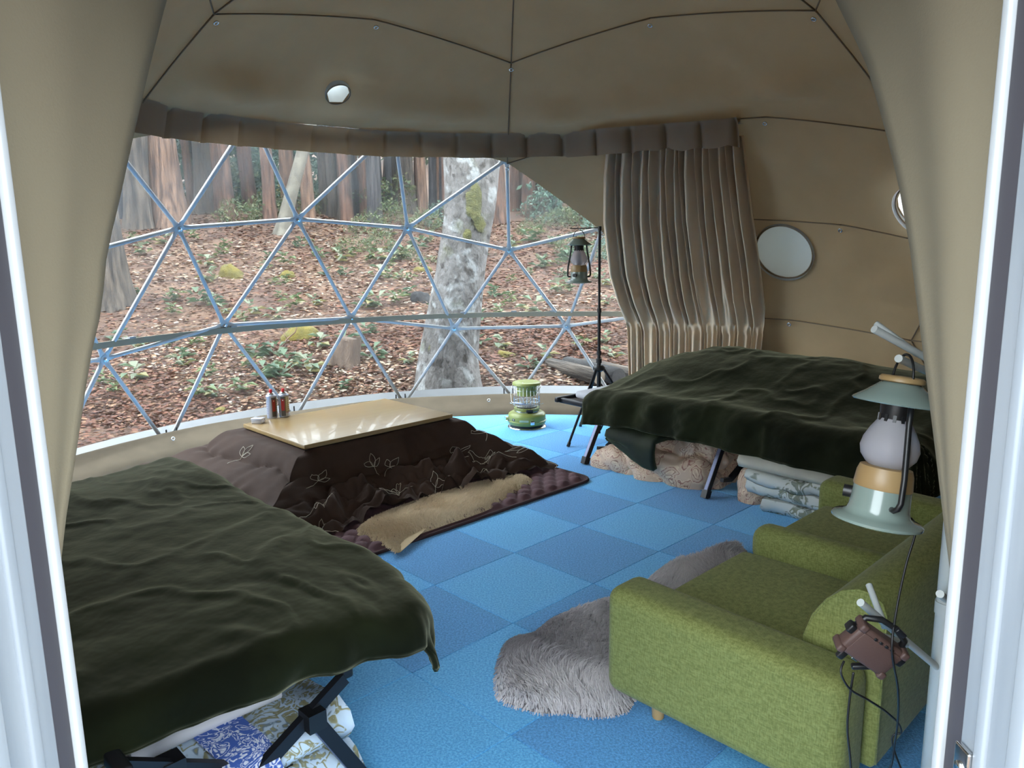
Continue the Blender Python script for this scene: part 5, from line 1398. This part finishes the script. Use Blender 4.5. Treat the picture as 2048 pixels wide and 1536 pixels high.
# rows of slim cedars farther up the slope
protos = []
for k, mt in enumerate((m_barkr, m_barkg, m_barkd, m_barky, m_barkr)):
    o = trunk_mesh([(0, 0, 0), (.05*(k-2), 0, 1.5), (.12*(k-2), .1, 4), (.2*(k-2), .1, 13)], [.17, .155, .145, .10], mt, 'trunk', 20+k, flare=.3, n=14, m=26)
    protos.append(o.data); bpy.data.objects.remove(o)
far = []
rs2 = random.Random(12)
xs = list(range(650, 900, 14))+list(range(470, 650, 36))+list(range(1040, 1260, 13))+[205, 250, 318, 380, 395]+list(range(660, 900, 38))+[300, 445, 505]+list(range(1000, 1240, 30))
for i, px in enumerate(xs):
    py = rs2.uniform(405, 452); wpx = rs2.uniform(13, 27)
    b = hit(px+rs2.uniform(-7, 7), py); 
    d_ = b[1]; r0 = wpx/2/F*d_
    if r0 > .34: r0 = .34
    o = bpy.data.objects.new('slim_cedar', protos[rs2.randrange(5)]); COL.objects.link(o)
    o.location = (b[0], b[1], b[2]-.15); o.scale = (r0/.155, r0/.155, 1); o.rotation_euler = (rs2.uniform(-.03, .03), rs2.uniform(-.03, .03), rs2.uniform(0, 6.28))
    tag(o, 'slim straight cedar trunk in the dense stand at the top of the slope', 'tree', 'slim cedars at the top of the slope')

rs4 = random.Random(77)
for i in range(64):        # the stand goes on to both sides of the window
    x_, y_ = (rs4.uniform(-26, -7.5), rs4.uniform(6, 24)) if i % 3 else (rs4.uniform(6.5, 18), rs4.uniform(9, 26))
    o = bpy.data.objects.new('slim_cedar', protos[rs4.randrange(5)]); COL.objects.link(o); k_ = rs4.uniform(.8, 1.9)
    o.location = (x_, y_, float(terr(x_, y_))-.15); o.scale = (k_, k_, 1); o.rotation_euler = (rs4.uniform(-.03, .03), rs4.uniform(-.03, .03), rs4.uniform(0, 6.28))
    tag(o, 'slim cedar trunk of the woodland flanking the tent', 'tree', 'cedars flanking the tent')
# shrubs: clouds of small leaves
m_fol = tinted('shrub_leaves', rough=.6, transl=.35)
def leaf_cloud(nm, n, rx, ry, rz, sz, cols, seed, asp=.4):
    rs = np.random.RandomState(seed); d = rs.normal(0, 1, (n, 3)); d /= np.linalg.norm(d, axis=1)[:, None]; rad = rs.uniform(.35, 1, n)**.5
    lump = 1+.35*fbm(d[:, 0]*1.8, d[:, 1]*1.8, d[:, 2]*1.8, seed, 2)
    c = d*rad[:, None]*lump[:, None]*np.array([rx, ry, rz]); c[:, 2] = c[:, 2]+rz*.8; c[:, 2] = np.maximum(c[:, 2], .02)
    u = rs.normal(0, 1, (n, 3)); u /= np.linalg.norm(u, axis=1)[:, None]; w = np.cross(u, rs.normal(0, 1, (n, 3))); w /= np.linalg.norm(w, axis=1)[:, None]
    s = sz*rs.uniform(.6, 1.3, n)[:, None]
    V = np.stack([c-u*s, c-w*s*asp, c+u*s, c+w*s*asp], 1).reshape(-1, 3)
    ci = rs.randint(0, len(cols), n); col = np.array([k[:3] for k in cols])[ci]*rs.uniform(.75, 1.2, (n, 1))
    o = raw(nm, V, np.arange(n*4).reshape(-1, 4), m_fol, None, False, np.repeat(col, 4, 0)); me = o.data; bpy.data.objects.remove(o); return me
G1 = (osr(120, 160, 138), osr(148, 184, 158), osr(176, 204, 180), osr(84, 120, 106))
G2 = (osr(112, 134, 84), osr(140, 152, 96), osr(92, 116, 76), osr(168, 172, 120))
G3 = (osr(176, 154, 70), osr(196, 172, 84), osr(150, 140, 74))
sh = [leaf_cloud('foliage', 900, .9, .7, .7, .055, G1, 1), leaf_cloud('foliage', 700, .8, .7, .5, .05, G2, 2), leaf_cloud('foliage', 260, .6, .5, .6, .04, G3+G2, 3)]
shrubs = [(250, 400, 0, 1.5), (300, 405, 0, 1.0), (460, 405, 0, 1.3), (520, 412, 0, 1.4), (478, 448, 1, .8), (540, 440, 1, .9), (570, 430, 2, .9), (640, 425, 1, .8), (490, 400, 2, 1.0), (735, 470, 1, .7), (770, 448, 1, .8), (850, 462, 1, .7), (880, 455, 0, .6),
          (700, 505, 1, .5), (760, 500, 1, .55), (820, 520, 1, .4), (1120, 455, 1, .7), (1165, 452, 1, .8), (1200, 470, 0, .8), (1060, 470, 1, .5), (1190, 520, 1, .5), (1140, 500, 1, .5), (1230, 520, 0, .6), (610, 420, 0, 1.2), (230, 430, 0, 1.0), (1085, 445, 0, .8), (255, 395, 0, 2.4), (462, 396, 0, 2.2), (535, 402, 0, 2.2), (625, 400, 0, 1.9), (1175, 440, 0, 1.8), (500, 415, 1, 1.6), (780, 430, 1, 1.3)]
for px, py, k, s in shrubs:
    b = hit(px, py); o = bpy.data.objects.new('shrub', sh[k]); COL.objects.link(o); o.location = (b[0], b[1], b[2]-.08)
    o.scale = (s, s, s); o.rotation_euler = (0, 0, px*.7)
    tag(o, ['blue-green leafy shrub growing among the trunks up the slope', 'yellow-green leafy shrub on the upper slope', 'sparse shrub with yellowing leaves among the trunks'][k], 'shrub', ['blue-green shrubs', 'yellow-green shrubs', 'yellowing shrubs'][k])
# far leafy backdrop trees (crowns between the trunks)
cr = leaf_cloud('crown', 2600, 3.2, 2.0, 3.0, .13, G1+(osr(150, 176, 150), osr(160, 180, 160)), 8)
cr2 = leaf_cloud('crown', 2200, 3.0, 2.0, 3.4, .12, (osr(120, 128, 100), osr(150, 140, 104), osr(136, 120, 92), osr(112, 126, 104)), 9)
for i, px in enumerate(range(-700, 1700, 100)):
    y = (23 if px < 640 else 30)+rs2.uniform(0, 6); p = aty(px+rs2.uniform(-20, 20), 330, y)
    z = float(terr(p[0], p[1])); t = thing('distant_tree', 'hazy leafy tree filling the gaps behind the cedar stand', 'tree', (p[0], y, z), rs2.uniform(0, 6), 'hazy trees behind the cedars')
    o = bpy.data.objects.new('crown', cr if (i % 3 or px < 600) and px < 760 else cr2); COL.objects.link(o); o.parent = t; o.location = (0, 0, .3); o.scale = (1, 1, 1.25)
    o2 = bpy.data.objects.new('trunk', protos[2]); COL.objects.link(o2); o2.parent = t; o2.location = (0, 0, -.2); o2.scale = (1, 1, .6)

# low plants with broad leaves
def plant_mesh(nl, ln, seed, cols):
    rs = np.random.RandomState(seed); V, Fq, C = [], [], []
    for k in range(nl):
        a = rs.uniform(0, 6.28); L = ln*rs.uniform(.6, 1.2); el = rs.uniform(.15, .9); w = L*rs.uniform(.18, .28); h0 = rs.uniform(.02, .16)
        d = np.array([math.cos(a)*math.cos(el), math.sin(a)*math.cos(el), math.sin(el)]); s = np.array([-math.sin(a), math.cos(a), 0]); b = np.array([rs.uniform(-.05, .05), rs.uniform(-.05, .05), h0])
        m_ = b+d*L*.5; tp = b+d*L+np.array([0, 0, -L*.35]); o = len(V)
        V += [b, m_-s*w, tp, m_+s*w]; Fq.append((o, o+1, o+2, o+3)); C += [np.array(cols[rs.randint(len(cols))][:3])*rs.uniform(.8, 1.2)]*4
    o = raw('leaves', np.array(V), np.array(Fq), m_fol, None, False, np.array(C)); me = o.data; bpy.data.objects.remove(o); return me
pm = [plant_mesh(14, .16, 3, (osr(122, 150, 112), osr(140, 164, 128), osr(100, 132, 100))), plant_mesh(18, .13, 4, (osr(140, 160, 104), osr(164, 176, 120), osr(116, 140, 92))), plant_mesh(12, .15, 5, (osr(176, 184, 150), osr(140, 164, 128), osr(190, 180, 120)))]
rs3 = random.Random(31)
spots = [(205, 772), (230, 790), (270, 765), (400, 800), (430, 795), (420, 755), (560, 760), (600, 740), (690, 780), (480, 790), (350, 600), (400, 610), (340, 605), (420, 610), (560, 600), (590, 620), (1060, 740), (1090, 720), (1000, 700), (820, 730), (750, 720), (880, 620), (640, 700), (500, 740), (1160, 700), (1210, 690), (1225, 720)]
for k in range(110):
    u_ = rs3.random()
    px = rs3.uniform(680, 1240) if u_ < .6 else rs3.uniform(220, 700)
    py = rs3.triangular(455, 700, 500) if u_ < .6 else rs3.uniform(480, 760)
    spots.append((px, py))
for px, py in spots:
    b = hit(px, py)
    if math.hypot(b[0]-DC[0], b[1]-DC[1]) < 3.75: continue
    k = rs3.randrange(3); o = bpy.data.objects.new('ground_plant', pm[k]); COL.objects.link(o); s = rs3.uniform(.6, 1.15)*(.75+b[1]/22)
    o.location = (b[0], b[1], b[2]-.01); o.scale = (s, s, s); o.rotation_euler = (0, 0, rs3.uniform(0, 6.28))
    tag(o, ['small broad-leaved green plant growing through the leaf litter', 'small yellow-green leafy plant growing through the leaf litter', 'small pale-leaved plant growing through the leaf litter'][k], 'plant', ['green ground plants', 'yellow-green ground plants', 'pale ground plants'][k])

# mossy mounds, rocks, stump, logs
m_mossm = M('ochre_moss', osr(150, 132, 44), osr(118, 108, 44), scale=9, rough=.95, bump=.9, bscale=40, bdist=.02)
m_rock = M('dark_wet_rock', osr(36, 35, 37), osr(62, 58, 56), scale=6, rough=.9, bump=.6, bscale=20, bdist=.02)
def blob(nm, px, py, wpx, hpx, mat, label, cat, seed):
    b = hit(px, py); k = b[1]/F; rx, rz = wpx/2*k, hpx*k; G = []
    for i in range(14):
        q = i/13*math.pi/2; t_ = np.linspace(0, 2*math.pi, 33); x = rx*math.cos(q)*np.cos(t_); y = rx*.7*math.cos(q)*np.sin(t_); z = np.full(33, rz*math.sin(q))
        d = 1+.22*fbm(x/rx*1.6, y/rx*1.6, z/rx*1.6+seed, seed, 3); d[-1] = d[0]
        G.append(np.stack([x*d, y*d, z*d-.03*(i == 0)], 1))
    o = MB().grid(np.array(G)).build(nm, mat); o.location = (b[0], b[1]+rx*.4, float(terr(b[0], b[1]+rx*.4))-.02); tag(o, label, cat); return o
blob('mossy_mound', 458, 556, 52, 28, m_mossm, 'round ochre mossy mound on the open leaf slope', 'mound', 1)
blob('mossy_mound', 572, 556, 34, 16, m_mossm, 'small green mossy lump beside the round ochre mound', 'mound', 2)
blob('mossy_mound', 598, 682, 86, 30, m_mossm, 'wide low mossy mound crossed by a bare twig', 'mound', 3)
blob('mossy_mound', 1012, 716, 40, 14, m_mossm, 'bright yellow mossy lump right of the stout pale tree', 'mound', 4)
blob('mossy_mound', 440, 830, 30, 12, m_mossm, 'small ochre tuft near the window foot', 'mound', 7)
blob('mossy_mound', 845, 545, 40, 12, m_mossm, 'low yellow mossy patch against the stout pale tree', 'mound', 8)
blob('dark_rock', 842, 606, 44, 24, m_rock, 'dark wet rock lying left of the stout pale tree', 'rock', 5)
tw = hit(575, 690); o = MB().tube([(0, 0, .02), (.08, -.02, .14), (.18, .0, .22), (.22, .02, .34)], [.012, .010, .008, .004], 6).tube([(.08, -.02, .14), (.03, -.03, .24)], [.007, .003], 5).build('bare_twig', m_barky); o.location = tw+np.array([0, -.25, -.03]); tag(o, 'bare pale twig sticking up by the wide mossy mound', 'twig')
sb = hit(690, 728); k = sb[1]/F
stp = thing('tree_stump', 'weathered split tree stump leaning on the leaf slope', 'stump', tuple(sb))
m_cut = M('weathered_cut_wood', osr(140, 116, 96), osr(110, 88, 72), scale=6, rough=.9, bump=.6, bscale=20, stretch=(4, 4, .5), bdist=.03)
trunk_mesh([(-6*k, 0, -.05), (-2*k, 0, 14*k), (8*k, 0, 34*k), (14*k, 0, 52*k)], [27*k, 25*k, 22*k, 19*k], m_cut, 'stump_body', 4, flare=.5, parent=stp, n=26, m=20, groove=.2)
o = MB().lathe([(0, 0), (19*k, -.01), (20*k, -.03)], 20).build('cut_face', m_cut, stp); o.location = (14*k, 0, 53*k); o.rotation_euler = (0, .25, 0)
lg = hit(1150, 772)
m_logend = M('sawn_log_end', osr(206, 190, 170), osr(180, 160, 138), scale=12, rough=.85)
for k_, (dx, dy, dz, rr_, lab) in enumerate(((.0, .0, .0, .085, 'pale-barked cut log with its sawn end turned to the window'), (.20, -.02, .0, .095, 'dark-barked cut log with a charred end lying beside the pale log'), (.42, .06, .0, .08, 'cut log half hidden behind the lantern stand'))):
    t = thing('cut_log', lab, 'log', (lg[0]+dx, lg[1]+.25+dy, float(terr(lg[0]+dx, lg[1]+.25))+rr_*.8))
    b_ = MB().lathe([(0, -.5), (rr_*.96, -.5), (rr_, -.48), (rr_, .48), (0, .5)], 24).build('log_bark', m_barkg if k_ != 1 else m_rock, t); b_.rotation_euler = (math.pi/2, 0, .5)
    e_ = MB().lathe([(0, .502), (rr_*.9, .501)], 24).build('sawn_end', m_logend if k_ != 1 else m_rock, t); e_.rotation_euler = (math.pi/2, 0, .5)
